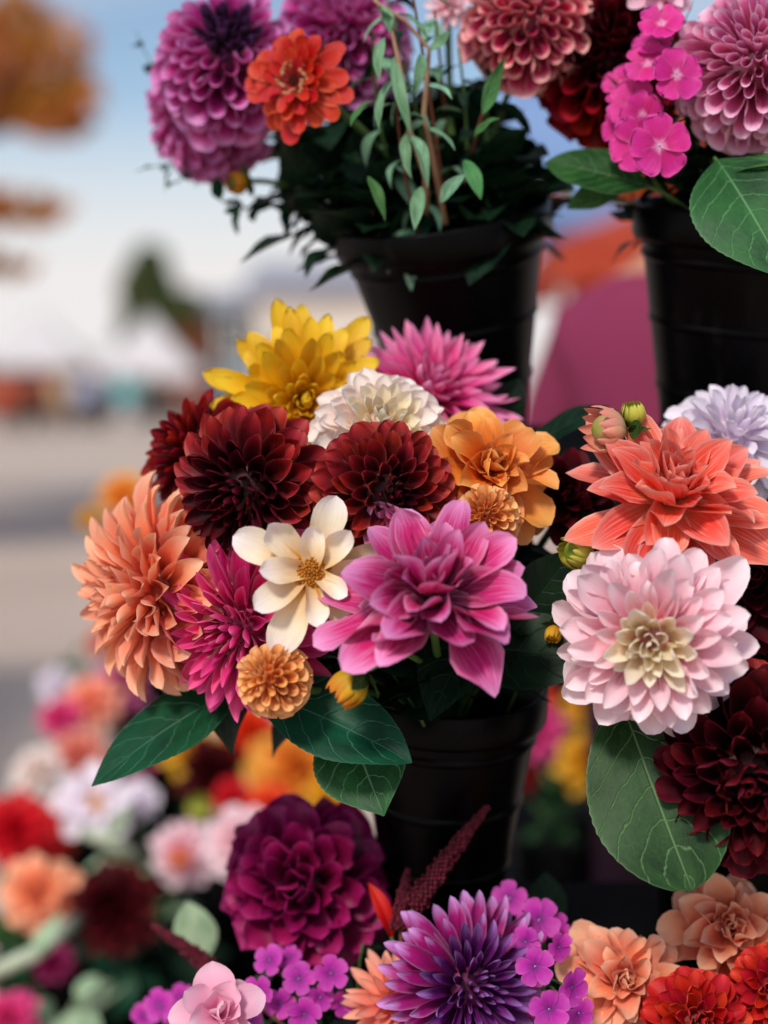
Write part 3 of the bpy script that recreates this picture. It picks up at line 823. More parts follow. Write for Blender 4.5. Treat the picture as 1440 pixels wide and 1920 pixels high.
# ------------------------------------------------------------------ trees
def tree(label, x, y, h, clumps, trunk_r, mat, name='tree', n=2600, leaf=0.22, seed=0, bark=None, limbs=True, tx=0.0):
    """clumps: (dx, dy, z, rx, rz, weight). Crown of many small leaf faces through the clumps' volume."""
    rng = random.Random(seed)
    root = empty(name, (x, y, 0)); tag(root, label, 'tree')
    mb = MB(); mb.tube([Vector((rng.uniform(-.03, .03) * i * trunk_r * 4, rng.uniform(-.03, .03) * i * trunk_r * 4, h * i / 6)) for i in range(7)], [trunk_r * (1 - .13 * i) for i in range(7)], 10)
    mb.v = [(a + tx, b, c_) for a, b, c_ in mb.v]; tr = mb.build('trunk', bark, root)
    for c in clumps if limbs else []:
        mb = MB(); A = Vector((tx, 0, min(c[2] * 0.75, h * .8))); B = Vector(c[:3])
        mb.tube(bez(A, A.lerp(B, .4) + Vector((0, 0, .2)), A.lerp(B, .7), B, 6), [trunk_r * .4 * (1 - .12 * i) for i in range(7)], 6); mb.build('limb', bark, tr)
    tot = sum(c[5] for c in clumps); vs, fs, uv = [], [], []
    for c in clumps:
        for _ in range(int(n * c[5] / tot)):
            while True:
                q = Vector((rng.uniform(-1, 1), rng.uniform(-1, 1), rng.uniform(-1, 1)))
                if 0.15 < q.length < 1: break
            p = Vector((c[0] + q.x * c[3], c[1] + q.y * c[3], c[2] + q.z * c[4]))
            nrm = Vector((rng.gauss(0, 1), rng.gauss(0, 1), rng.gauss(0.4, 1))).normalized(); a = nrm.orthogonal().normalized(); b = nrm.cross(a)
            s = leaf * rng.uniform(.6, 1.3); k = len(vs)
            vs += [p - a * s * .5, p + b * s * .3, p + a * s * .5, p - b * s * .3]; fs.append((k, k + 1, k + 2, k + 3))
            r_ = rng.random(); uv += [(r_, c[2] * .1)] * 4
    tag(link('crown', mesh_from('crown', vs, fs, mat, uv, smooth=False), root), kind='stuff')
    return root
def foliage_mat(name, stops, transl=0.3):
    m, N, L = new_mat(name)
    uv = N.new('ShaderNodeUVMap'); sp = N.new('ShaderNodeSeparateXYZ'); L.new(uv.outputs[0], sp.inputs[0])
    r = ramp(N, [(p, lin(c)) for p, c in stops]); L.new(sp.outputs[0], r.inputs['Fac'])
    pb = N.new('ShaderNodeBsdfPrincipled'); L.new(r.outputs[0], pb.inputs['Base Color']); pb.inputs['Roughness'].default_value = 0.6
    tr = N.new('ShaderNodeBsdfTranslucent'); L.new(r.outputs[0], tr.inputs['Color'])
    mx = N.new('ShaderNodeMixShader'); mx.inputs[0].default_value = transl; L.new(pb.outputs[0], mx.inputs[1]); L.new(tr.outputs[0], mx.inputs[2])
    o = N.new('ShaderNodeOutputMaterial'); L.new(mx.outputs[0], o.inputs['Surface']); return m
M_BARK = plain_mat('bark', '#3a2f28', '#54463a', 8, 0.9, 0.2, 0.4)
M_AUTUMN = foliage_mat('autumn_orange_leaves', [(0, '#8a7030'), (.3, '#d09a3c'), (.65, '#f09a58'), (1, '#f8c868')], .5)
M_GREENTREE = foliage_mat('dark_green_leaves', [(0, '#33503c'), (.5, '#5a6c40'), (1, '#8a8840')])
M_RUST = foliage_mat('rust_leaves', [(0, '#7a4a30'), (.6, '#a8643c'), (1, '#b87848')])
# the orange tree leans into the upper left corner, 14 m away (1 m = 208 photo pixels there)
cl = [(-0.6, 0, 4.55, 1.25, 0.85, 10), (0.35, 0.2, 4.15, .72, .60, 5), (0.72, 0, 3.75, .42, .33, 3), (-0.4, 0, 3.9, .9, .5, 5), (0.15, 0, 2.85, .70, .16, 2.2),
      (-.6, 0, 2.95, .8, .3, 2), (-0.1, 0, 2.33, .62, .12, 1.6), (-.9, 0, 2.5, .8, .3, 1.5), (-1.2, 0, 5.6, 1.6, 1.0, 8), (-2.2, .5, 4.6, 1.5, 1.2, 8), (-1.0, 1, 6.3, 1.1, .6, 4)]
tree('orange autumn tree reaching over the market square', -3.62, 14, 5.2, [(c[0] , c[1], c[2], c[3], c[4], c[5]) for c in cl], 0.16, M_AUTUMN, 'autumn_tree', 5200, 0.19, 3, M_BARK, tx=-1.1)
tree('unseen second orange tree added to shade the pavement', -4.9, 10.2, 4.2, [(0, 0, 4.6, 1.7, 1.5, 10), (.2, .3, 3.6, 1.6, 1.0, 7), (-1, -.5, 4.2, 1.5, 1.3, 6)], .15, M_AUTUMN, 'autumn_tree', 14000, .19, 12, M_BARK)  # stands outside the view, added to throw a shadow band on the paving
tree('dark green tree with a steep crown behind the canopies', -9.5, 66, 4.6, [(0.0, 0, 3.8, 1.75, 1.5, 9), (-.45, 0, 5.4, 1.25, 1.3, 6), (-.35, 0, 6.5, .8, .8, 3), (1.1, 0, 3.9, 1.6, 1.5, 8)], .18, M_GREENTREE, 'green_tree', 14000, .36, 5, M_BARK)
tree('small rust coloured tree beside the dark green tree', -7.5, 62, 2.6, [(0, 0, 2.9, .95, .95, 6), (.4, 0, 2.0, .8, .8, 3)], .1, M_RUST, 'rust_tree', 4000, .26, 6, M_BARK)
tree('teal green conifer next to the blue grey house', -6.6, 64, 4.0, [(0, 0, 2.4, 1.2, 1.5, 5), (0, 0, 4.2, .7, 1.0, 3)], .12, foliage_mat('teal_leaves', [(0, '#2c4a4c'), (1, '#56767a')]), 'conifer', 4500, .3, 8, M_BARK)

# ------------------------------------------------------------------ people
M_WOOD0 = plain_mat('table_wood', '#5a4634', '#6b5640', 6, .8)
M_SKIN = plain_mat('skin', '#b97f62', '#c98f70', 6, 0.55)
M_SHOE = plain_mat('dark_shoe', '#1c1a1a', '#2a2727', 6, 0.6)
_cloth = {}
def cloth(h):
    if h not in _cloth:
        c = lin(h); m = plain_mat('cloth_' + h.strip('#'), h, h, 30, 0.9, 0.15, 0.05); _cloth[h] = m
    return _cloth[h]
def person(label, x, y, h, rz, top, legs, hair, group=None, pose=0, long_top=False, bulk=1.0, akimbo=False):
    """One continuous skinned body; clothing is by zone, hair is a child."""
    J = {'pelvis': (0, 0, .53, .085), 'waist': (0, 0, .61, .080), 'chest': (0, .0, .72, .092), 'neckb': (0, 0, .815, .05), 'neck': (0, -.005, .845, .032), 'jaw': (0, -.015, .885, .043), 'head': (0, -.008, .935, .056), 'crown': (0, 0, .975, .035), 'nose': (0, -.064, .915, .008)}
    E = [('pelvis', 'waist'), ('waist', 'chest'), ('chest', 'neckb'), ('neckb', 'neck'), ('neck', 'jaw'), ('jaw', 'head'), ('head', 'crown'), ('head', 'nose')]
    for s, n in ((-1, 'l'), (1, 'r')):
        fwd = (0.06 if pose else 0.0) * s
        J.update({'sh' + n: (s * .105, 0, .795, .042), 'el' + n: (s * (.15 + .02 * pose), -.01 - .03 * pose, .62, .030), 'wr' + n: (s * .14, -.05 - .09 * pose, .49 + .1 * pose, .019), 'ha' + n: (s * .135, -.065 - .11 * pose, .44 + .1 * pose, .02), 'fi' + n: (s * .13, -.07 - .12 * pose, .40 + .1 * pose, .011), 'th' + n: (s * .115, -.085 - .11 * pose, .45 + .1 * pose, .009),
                  'hip' + n: (s * .052, 0, .49, .062), 'kn' + n: (s * .06, -.01 - fwd, .27, .040), 'an' + n: (s * .062, .015 + fwd, .045, .025), 'to' + n: (s * .07, -.075 + fwd, .018, .02)})
        E += [('neckb', 'sh' + n), ('sh' + n, 'el' + n), ('el' + n, 'wr' + n), ('wr' + n, 'ha' + n), ('ha' + n, 'fi' + n), ('ha' + n, 'th' + n), ('pelvis', 'hip' + n), ('hip' + n, 'kn' + n), ('kn' + n, 'an' + n), ('an' + n, 'to' + n)]
    if akimbo:
        for s, n in ((-1, 'l'), (1, 'r')):
            J['sh' + n] = (s * .088, 0, .775, .05); J['el' + n] = (s * .172, .0, .655, .04); J['wr' + n] = (s * .12, -.06, .555, .02); J['ha' + n] = (s * .09, -.085, .54, .02); J['fi' + n] = (s * .06, -.10, .535, .011); J['th' + n] = (s * .09, -.10, .56, .009)
    ks = list(J); idx = {k: i for i, k in enumerate(ks)}
    me = bpy.data.meshes.new('skeleton'); me.from_pydata([Vector(J[k][:3]) * h for k in ks], [(idx[a], idx[b]) for a, b in E], [])
    tmp = bpy.data.objects.new('skeleton', me); COL.objects.link(tmp)
    tmp.modifiers.new('skin', 'SKIN')
    for i, k in enumerate(ks):
        r = J[k][3] * h * (bulk if k in ('pelvis', 'waist', 'chest', 'shl', 'shr', 'ell', 'elr') else 1)
        me.skin_vertices[0].data[i].radius = (r, r * (.72 if k in ('chest', 'waist', 'pelvis') else 1))
        me.skin_vertices[0].data[i].use_root = (k == 'pelvis')
    tmp.modifiers.new('sub', 'SUBSURF').levels = 2
    dg = bpy.context.evaluated_depsgraph_get()
    body = bpy.data.meshes.new_from_object(tmp.evaluated_get(dg))
    bpy.data.objects.remove(tmp); bpy.data.meshes.remove(me)
    body.name = 'person'
    for m in (M_SKIN, cloth(top), cloth(legs), M_SHOE): body.materials.append(m)
    hem = .43 if long_top else .52
    for p in body.polygons:
        c = p.center / h; arm = abs(c.x) > .098 and c.z < .80
        lower_arm = arm and (c.z < (.475 + .1 * pose)) and abs(c.x) > .105
        p.use_smooth = True
        p.material_index = 0 if (c.z > .835 or lower_arm) else 1 if (c.z > hem or (arm and c.z > .44)) else 3 if c.z < .04 else 2
    o = link('person', body); o.location = (x, y, 0); o.rotation_euler.z = rz
    tag(o, label, 'person', group)
    mb = MB(); mb.ball((0, .014 * h, .948 * h), .066 * h, 16, 10, (.95, 1.02, .98))
    hm = [v for v in mb.v]
    mb.v = [(vx, vy, vz if vz > .90 * h or vy > 0 else .90 * h + (vz - .90 * h) * .2) if vy > -.03 * h or vz > .955 * h else (vx, vy + .05 * h, max(vz, .955 * h)) for vx, vy, vz in hm]
    mb.build('hair', cloth(hair), o)
    return o
M_HALL = plain_mat('brown_market_hall_boards', '#6b5448', '#86685a', 0.6, 0.85)
hall = empty('market_hall', (-17, 76, 0)); tag(hall, 'long low brown market hall behind the far canopies', 'building')
mb = MB(); mb.box((0, 0, 1.25), (26, 4, 2.5)); mb.build('wall', M_HALL, hall, False)
mb = MB(); mb.box((0, 0, 2.56), (26.6, 4.6, 0.12)); mb.build('roof', M_ROOF, hall, False)
for k in range(9):
    mb = MB(); mb.box((-11.5 + 2.9 * k, -2.03, 1.25), (1.5, 0.06, 1.9)); mb.build('shutter', plain_mat('shutter_dark', '#3a3432', '#4a423e', 2, .7) if k == 0 else bpy.data.materials['shutter_dark'], hall, False)
for k, (px, d_, c) in enumerate([(40, 63, '#5a4a40'), (125, 64, '#7a5c4c'), (205, 63, '#4f4a4a'), (300, 62, '#5c5450'), (375, 63, '#6a4a48')]):
    t_ = empty('stall_table', ((px - 720) / F_PX * d_, d_, 0)); tag(t_, 'cloth covered stall table, ' + ['earth brown', 'russet', 'charcoal', 'stone grey', 'dark rose'][k] + ', behind the shoppers', 'table', 'far stall tables')
    mb = MB(); mb.box((0, 0, .78), (1.7, .8, .04)); mb.build('table_top', M_WOOD0, t_, False)
    mb = MB(); mb.box((0, 0, .40), (1.74, .84, .72)); mb.build('table_cloth', plain_mat('stall_cloth_' + c.strip('#'), c, c, 4, .9), t_, False)
def pp(px, d):  # ground spot below photo column px
    return ((px - 720) / F_PX * d, d)
crowd = 'shoppers in front of the far canopies'
for lab, px, d, h, rz, top, legs, hair, lt in [
    ('person in orange red jacket at the edge of the far crowd', 4, 41, 1.66, 0.4, '#d84a2c', '#6a3328', '#2a1c14', False),
    ('person in bright red top among the far shoppers', 62, 47, 1.86, 1.2, '#d8202c', '#4a2a24', '#20150f', False),
    ('person in olive brown coat left of the red top', 28, 48, 1.72, 2.0, '#6d6340', '#46362c', '#2a1c14', True),
    ('person in tan coat beside the red top', 112, 45, 1.74, 2.6, '#cdb08c', '#4a342c', '#3a2a1c', True),
    ('person in pale blue shirt and navy trousers in the far crowd', 158, 46, 1.76, 0.2, '#b8c6e2', '#1c2240', '#2a1c14', False),
    ('person in slate jacket between pale blue and turquoise', 196, 47, 1.68, 4.0, '#6d7686', '#3a3430', '#2a1c14', False),
    ('person in turquoise top and white trousers in the far crowd', 236, 45, 1.76, 3.0, '#22b8bc', '#d8d4d8', '#3a2a1c', False),
    ('person in grey coat under the peaked canopy', 290, 47, 1.70, 5.0, '#7c7472', '#4b4a50', '#2a1c14', True),
    ('person in dusty pink top under the peaked canopy', 350, 46, 1.55, 1.0, '#d08a80', '#6d625e', '#7a4a2c', True),
    ('person in rust brown coat near the red jacket', 88, 49, 1.7, 0.5, '#7a4432', '#3a2c28', '#20150f', True),
    ('person in white shirt behind the pale blue shirt', 178, 48, 1.74, 2.1, '#d6d2d4', '#3a3a46', '#2a1c14', False),
    ('person in mint top beside the turquoise one', 254, 48, 1.66, 0.9, '#7fc4c0', '#8a8a90', '#4a3020', False),
    ('person in salmon coat at the right end of the crowd', 382, 47, 1.6, 0.7, '#b06a5c', '#504848', '#2a1c14', True),
    ('person in brown jacket left of the tan coat', 45, 43, 1.6, 0.1, '#6a4a3a', '#4a2a24', '#2a1c14', False),
    ('person in dark navy jacket walking past the canopies', 140, 49, 1.7, 1.5, '#232a48', '#20202a', '#15100c', False)]:
    x, y = pp(px, d); person(lab, x, y, h, rz, top, legs, hair, crowd, pose=int(px) % 2, long_top=lt, bulk=1.45)
x, y = pp(1262, 2.6)
plum = person('person in plum sweater with ginger hair standing behind the buckets', x, y, 1.72, 2.2, '#8a3556', '#3a2430', '#c0552c', None, 0, True, 1.3, True)

# ------------------------------------------------------------------ stand and tables
def slab(mb, c, size, nrm):
    z = Vector(nrm).normalized(); x = Vector((1, 0, 0)); y = z.cross(x)
    mb.box(c, size, Matrix((x, y, z)).transposed())
st = empty('display_stand', (0.4, 1.6, 0)); tag(st, 'black steel tiered stand carrying the flower buckets', 'stand')
org = Vector((0.4, 1.6, 0))
for nm, c, size, nrm in (('shelf', Vector((0.46, 1.625, 1.165)), (0.98, 0.25, 0.014), (0, -.30, .95)), ('shelf', Vector((0.40, 1.50, 0.705)), (0.86, 0.22, 0.014), (0, -.17, .98))):
    mb = MB(); slab(mb, c - org, size, nrm); mb.build(nm, M_STEEL, st, False)
for x, yy, top in ((0.075, 1.75, 1.18), (0.9, 1.75, 1.18), (0.075, 1.6, 0.71), (0.78, 1.6, 0.71)):
    mb = MB(); mb.box(Vector((x, yy, top / 2)) - org, (0.022, 0.022, top)); mb.build('post', M_STEEL, st, False)
M_WOOD = plain_mat('worn_wood', '#4a3a2c', '#6b5640', 6, 0.8, 0.2, 0.2)
bench = empty('low_bench', (0.3, 1.34, 0)); tag(bench, 'low wooden bench under the front bouquets', 'bench')
for k in range(3):
    mb = MB(); mb.box((0, -0.11 + 0.11 * k, 0.36), (1.3, 0.10, 0.02)); mb.build('plank', M_WOOD, bench, False)
for sx in (-.58, .58):
    for sy in (-.12, .12):
        mb = MB(); mb.box((sx, sy, 0.175), (.05, .05, .35)); mb.build('leg', M_WOOD, bench, False)
M_CLOTH0 = plain_mat('black_cloth', '#0a0c10', '#12151b', 10, 0.95, 0.1, 0.1)
ct = empty('cloth_counter', (0.76, 3.85, 0)); tag(ct, 'taller counter under a black cloth behind the table', 'table')
mb = MB(); mb.box((0, 0, 0.70), (1.2, 0.5, 0.02)); mb.build('table_top', M_WOOD, ct, False)
cv = []
for i in range(120):
    a = i / 30; s_, f = int(a), a - int(a)
    q = [(-.615 + 1.23 * f, -.265), (.615, -.265 + .53 * f), (.615 - 1.23 * f, .265), (-.615, .265 - .53 * f)][s_]
    wob = 1 + 0.02 * math.sin(i * 1.1) + 0.015 * math.sin(i * 2.7)
    cv += [(q[0], q[1], 0.716), (q[0] * wob, q[1] * (1 + 2 * (wob - 1)), 0.01)]
link('table_cloth', mesh_from('table_cloth', cv, [(2 * i, 2 * ((i + 1) % 120), 2 * ((i + 1) % 120) + 1, 2 * i + 1) for i in range(120)] + [tuple(2 * i for i in range(120))], M_CLOTH0, smooth=False), ct)
M_CLOTH = plain_mat('dark_navy_cloth', '#0f141c', '#18202b', 10, 0.9, 0.2, 0.1)
tb = empty('low_platform', (-0.05, 2.85, 0)); tag(tb, 'low platform under a dark navy cloth behind the stand', 'platform')
mb = MB(); mb.box((0, 0, 0.085), (1.36, 1.36, 0.02)); mb.build('platform_top', M_WOOD, tb, False)
cv, cf = [], []
n = 120
for i in range(n):
    a = i / n * 4; s_, f = int(a), a - int(a)
    q = [(-.69 + 1.38 * f, -.69), (.69, -.69 + 1.38 * f), (.69 - 1.38 * f, .69), (-.69, .69 - 1.38 * f)][s_]
    wob = 1 + 0.02 * math.sin(i * 1.3) + 0.012 * math.sin(i * 2.9)
    cv += [(q[0], q[1], 0.101), (q[0] * wob, q[1] * wob, 0.01)]
cf = [(2 * i, 2 * ((i + 1) % n), 2 * ((i + 1) % n) + 1, 2 * i + 1) for i in range(n)] + [tuple(2 * i for i in range(n))]
link('platform_cloth', mesh_from('platform_cloth', cv, cf, M_CLOTH, smooth=False), tb)
# ------------------------------------------------------------------ buckets in place
def inside(rim, axis, depth=0.11): return Vector(rim) - Vector(axis) * depth
def put_bucket(label, px, py, d, R, H, taper, ax):
    a = AX(*ax); r = P(px, py, d); bucket(label, r, R, H, RAD(taper), a); return inside(r, a)
FAR = 1.25      # the bouquets behind stand this much farther off
def far_bucket(label, px, py, d):
    a = AX(0, .995, .08); r = P(px, py, d); bucket(label, r, .105, r.z - .105, RAD(5), a); return inside(r, a)
T_TL = put_bucket('black bucket of purple dahlias and grey green branches on the upper shelf', 826, 402, 1.55, .110, .27, 11.5, (-.15, .92, .36))
T_TR = put_bucket('black bucket under the pink ball dahlia and magenta sweet williams', 1418, 392, 1.48, .116, .27, 9.5, (.02, .95, .28))
T_M = put_bucket('black bucket holding the bouquet with the yellow dahlia', 842, 1288, 1.45, .092, .235, 8.5, (0.02, .97, .24))
T_R = put_bucket('black bucket holding the bouquet with the coral dahlia', 1385, 1330, 1.47, .092, .235, 8.5, (.05, .97, .22))
T_BC = put_bucket('black bucket of purple phlox and amaranth on the bench', 760, 2010, 1.38, .10, .26, 8, (0, .99, .08))
T_BR = put_bucket('black bucket of peach and red dahlias on the bench', 1300, 2010, 1.36, .10, .26, 8, (0, .99, .08))
T_L1 = far_bucket('black bucket of blurred pink and white dahlias on the low platform', 300, 1690, 2.05 * FAR)
T_L2 = far_bucket('black bucket of blurred red and orange dahlias on the low platform', 470, 1600, 2.25 * FAR)
T_L3 = far_bucket('black bucket of blurred cream and lilac flowers at the platform corner', 150, 1560, 2.40 * FAR)
T_L4 = far_bucket('black bucket of blurred peach dahlias at the platform edge', 110, 1800, 1.97 * FAR)
T_L5 = far_bucket('black bucket of blurred orange flowers hidden behind the peach dahlia', 290, 1250, 2.62 * FAR)
T_RB = far_bucket('black bucket of blurred red and yellow flowers behind the stand', 1060, 1560, 2.30 * FAR)

# ------------------------------------------------------------------ petal colours, bases darkened for inner shade
BURG = petal_mat('burgundy_petal', '#100104', '#640811', '#b4181b', edge='#d0605a', edge_amt=.5, rough=.5, transl=.10, pm=.58)
MAROON = petal_mat('dark_maroon_petal', '#080103', '#28030b', '#540814', edge='#92283c', edge_amt=.35, rough=.5, transl=.08, pm=.55, spec=.12)
DKRED = petal_mat('deep_red_petal', '#140105', '#5c060e', '#960c14', edge='#c42430', edge_amt=.3, rough=.42, transl=.12, pm=.55, spec=.2)
YELLOW = petal_mat('yellow_petal', '#b87804', '#ecb00c', '#f8d232', streak='#cf9206', streak_amt=.4, transl=.25, pm=.5)
HOTPINK = petal_mat('hot_pink_petal', '#980a50', '#e42e8e', '#f594c6', edge='#fcccE4', edge_amt=.45, transl=.22, pm=.55)
MAGENTA = petal_mat('magenta_petal', '#6a042e', '#dc1472', '#f05098', edge='#f898c2', edge_amt=.5, streak='#ee70a8', streak_amt=.3, transl=.15, pm=.58)
LILAC = petal_mat('lilac_magenta_petal', '#5c0320', '#cc1a74', '#e284c2', edge='#f0b4da', edge_amt=.5, streak='#f0b0d8', streak_amt=.38, transl=.10, pm=.72)
PEACH = petal_mat('peach_petal', '#c83c26', '#f4835e', '#fabc98', edge='#fcd4ba', edge_amt=.45, transl=.22, pm=.5)
ORANGE = petal_mat('orange_petal', '#cc500c', '#f5882c', '#fab45c', edge='#fccc88', edge_amt=.5, streak='#dc5e20', streak_amt=.6, transl=.2, pm=.5)
POMORANGE = petal_mat('amber_petal', '#c85418', '#f8ac60', '#fccc90', edge='#ee9850', edge_amt=.4, transl=.15, streak='#e0843c', streak_amt=.3, pm=.7)
CREAM = petal_mat('cream_petal', '#ecb89c', '#f8e4da', '#fdf6f2', transl=.25)
CREAMIN = petal_mat('cream_yellow_petal', '#e0c888', '#f5e6c6', '#fbf4e4', transl=.25)
CORAL = petal_mat('coral_petal', '#f8b468', '#f04e36', '#f77c68', edge='#fcd0c0', edge_amt=.65, streak='#fcccbc', streak_amt=.6, transl=.18, streak_scale=24, pm=.5)
PINKW = petal_mat('blush_petal', '#e8748c', '#f9c4d0', '#fae8ee', edge='#fcf4f8', edge_amt=.5, streak='#f09cb2', streak_amt=.3, transl=.2, pm=.5)
WHITEP = petal_mat('white_lilac_petal', '#e4c8dc', '#eee4f2', '#f8f2fa', transl=.22, streak='#dccbe6', streak_amt=.3)
PURPLE = petal_mat('purple_ball_petal', '#840a54', '#cc3494', '#d886c8', edge='#e6a8da', edge_amt=.65, transl=.16, pm=.74)
HEART = petal_mat('dark_green_heart_petal', '#0e1a0c', '#3a2a3c', '#6a3a74', transl=.08, pm=.7)
PINKBALL = petal_mat('pink_ball_petal', '#b01a54', '#e070a8', '#f6bcdc', edge='#fcdcee', edge_amt=.7, transl=.2, pm=.74)
SALMBALL = petal_mat('salmon_ball_petal', '#8c0c40', '#cc2a64', '#f4a0a4', edge='#fac4b8', edge_amt=.85, transl=.16, pm=.78)
COLLAR = petal_mat('white_yellow_petal', '#dca008', '#f8ecd0', '#fdf8f6', streak='#d0a0a8', streak_amt=.35, transl=.2, pm=.62)
ZINNIA = petal_mat('zinnia_red_petal', '#600603', '#b80f06', '#d02010', edge='#e89060', edge_amt=.3, transl=.15)
DIANTH = petal_mat('dianthus_petal', '#f0a8d0', '#c80e78', '#e0289a', edge='#f070b8', edge_amt=.35, streak='#ee60ac', streak_amt=.25, transl=.15, pm=.20)
PHLOX = petal_mat('phlox_petal', '#70107a', '#c424ac', '#d650bc', edge='#e070c8', edge_amt=.4, transl=.2)
PURPTIP = petal_mat('violet_tip_petal', '#42042a', '#ac1078', '#cc90d8', edge='#deb0e6', edge_amt=.4, transl=.12, pm=.74)
VIOLET = petal_mat('violet_inner_petal', '#200420', '#66166c', '#a070bc', transl=.1, pm=.6)
MAGMAR = petal_mat('magenta_maroon_petal', '#200110', '#78063c', '#a4125e', edge='#c83890', edge_amt=.5, rough=.4, transl=.14, pm=.55)
SALMON = petal_mat('salmon_petal', '#dc4438', '#f68a74', '#fab8a0', transl=.22)
REDBALL = petal_mat('scarlet_petal', '#5c0204', '#bc0a0c', '#dc2a20', edge='#ee5a4c', edge_amt=.45, transl=.14, pm=.55)
ROSE = petal_mat('soft_pink_petal', '#e880ac', '#f6b0cc', '#fad0e2', transl=.25)
BUDY = petal_mat('yellow_bud_petal', '#2f5a1c', '#d0a818', '#e88a28', transl=.12, pm=.5)
BUDG = petal_mat('green_bud_petal', '#6a8a24', '#c8c848', '#dcd05a', streak='#8aa030', streak_amt=.5, transl=.15)
BUDP = petal_mat('peach_bud_petal', '#9aa83c', '#e8b890', '#f6968a', transl=.2)
RED = petal_mat('red_petal', '#a0100a', '#dc200e', '#f03a20', transl=.2)
ORYEL = petal_mat('orange_yellow_petal', '#e0501c', '#f48434', '#f6bc48', transl=.22)
GOLD = petal_mat('gold_petal', '#c8860c', '#e6a412', '#f2c038', transl=.22)
M_DISC = plain_mat('amber_disc', '#8a4a10', '#d08a28', 400, 0.6, 0.3, 0.2)
M_ZDISC = plain_mat('tan_disc', '#8a4a2c', '#d8a078', 300, 0.6)
M_EYE = plain_mat('pale_floret_eye', '#d8a8d8', '#f0d8f0', 60, 0.6)
M_AMAR = plain_mat('amaranth_red', '#420818', '#6c142a', 200, 0.7)

# ------------------------------------------------------------------ bouquet with the yellow dahlia
G1 = 'flowers of the middle bouquet'
flower('open', 'large yellow dahlia at the top of the middle bouquet', 570, 758, 1.41, 174, (.10, .06, .95), YELLOW, T_M, G1, N=100, phi=(104, 8), p=.72, e=1.6, L=(1.0, .32), W=(.135, .07), notch=.08, q=.52, roll=((.7, .5), (1.2, 1.3)), tipc=(-.1, .5), curl=(.05, .35), jit=5, wave=.12)
flower('cactus', 'hot pink narrow petalled dahlia beside the yellow one', 800, 756, 1.45, 186, (.22, .50, .55), HOTPINK, T_M, G1, phi=(104, 8), N=105, W=(.13, .06), q=.8)
flower('dome', 'creamy white dahlia below the yellow one', 712, 814, 1.345, 142, (.12, .48, .85), CREAM, T_M, G1, N=120, W=(.27, .10), q=.5, matfn=lambda t: CREAMIN if t > .7 else CREAM, tipc=(.1, .4))
flower('dome', 'half hidden deep red dahlia behind the left burgundy one', 372, 850, 1.40, 124, (-.55, .35, .5), DKRED, T_M, G1, N=90, W=(.24, .09), L=(.72, .4))
flower('dome', 'burgundy dahlia with a near black heart, left of its twin', 464, 916, 1.30, 156, (-.36, -.34, .85), BURG, T_M, G1, N=135, matfn=lambda t: MAROON if t > .58 else BURG, W=(.235, .075), L=(.70, .36))
flower('dome', 'burgundy dahlia directly above the lilac magenta one', 724, 926, 1.275, 150, (.24, .0, .95), BURG, T_M, G1, N=140, matfn=lambda t: MAROON if t > .82 else BURG)
flower('wavy', 'orange dahlia with folded petals, right of the burgundy one', 908, 892, 1.33, 150, (.18, .34, .85), ORANGE, T_M, G1, N=50, W=(.27, .17), wave=.4, rj=.5)
flower('ball', 'small amber pompon tucked under the orange dahlia', 912, 970, 1.275, 66, (-.1, .3, .9), POMORANGE, T_M, G1, N=80, W=(.42, .19))
flower('dome', 'peach dahlia turned away at the left edge of the bouquet', 290, 1110, 1.355, 210, (-.78, -.06, .58), PEACH, T_M, G1, N=120, W=(.165, .085), L=(.74, .38), start=(.30, .26), q=.75, wave=.22, tipc=(-.5, -.2), flat=.6, phi=(112, 4), rj=.35, jit=6)
flower('dome', 'magenta dahlia between the peach one and the white star', 456, 1174, 1.31, 196, (-.50, -.22, .76), MAGENTA, T_M, G1, N=120, W=(.165, .06), L=(.78, .36), start=(.28, .26), q=.8, flat=.7, phi=(116, 4), roll=((1.1, .9), (1.5, 1.6)))
flower('open', 'white and yellow star dahlia with amber disc', 584, 1070, 1.235, 150, (.14, .08, .95), COLLAR, T_M, G1, N=13, phi=(94, 74), p=.8, e=1.0, L=(1.0, .55), W=(.285, .16), q=.5, roll=((.9, .6), (1.2, 1.1)), rb=.22, hb=.06, center=disc_center(M_DISC, .25, .12, 120, .022), jit=7, thj=.12, wave=.2, tipc=(-.15, .3))
flower('loose', 'wide lilac magenta dahlia with long loose petals', 812, 1128, 1.222, 212, (-.02, .70, .70), LILAC, T_M, G1, N=46, L=(1.0, .50), W=(.235, .14), phi=(97, 22), jit=9, rj=.6, q=.58, thj=.2, sj=.10, wave=.25, roll=((.9, .35), (1.3, 1.0)), tipc=(-.4, -.3), twist=.4)
flower('ball', 'amber pompon hanging below the magenta dahlia', 512, 1273, 1.23, 76, (-.42, .35, .8), POMORANGE, T_M, G1, N=92, W=(.40, .18))
bud('yellow and green bud drooping under the lilac dahlia', 660, 1284, 1.205, 44, (-.72, -.62, .05), BUDY, T_M, G1, seed=3)
flower('loose', 'dark wine dahlia squeezed between the two bouquets', 1062, 935, 1.37, 100, (-.1, .25, .9), MAROON, T_M, G1, N=30)

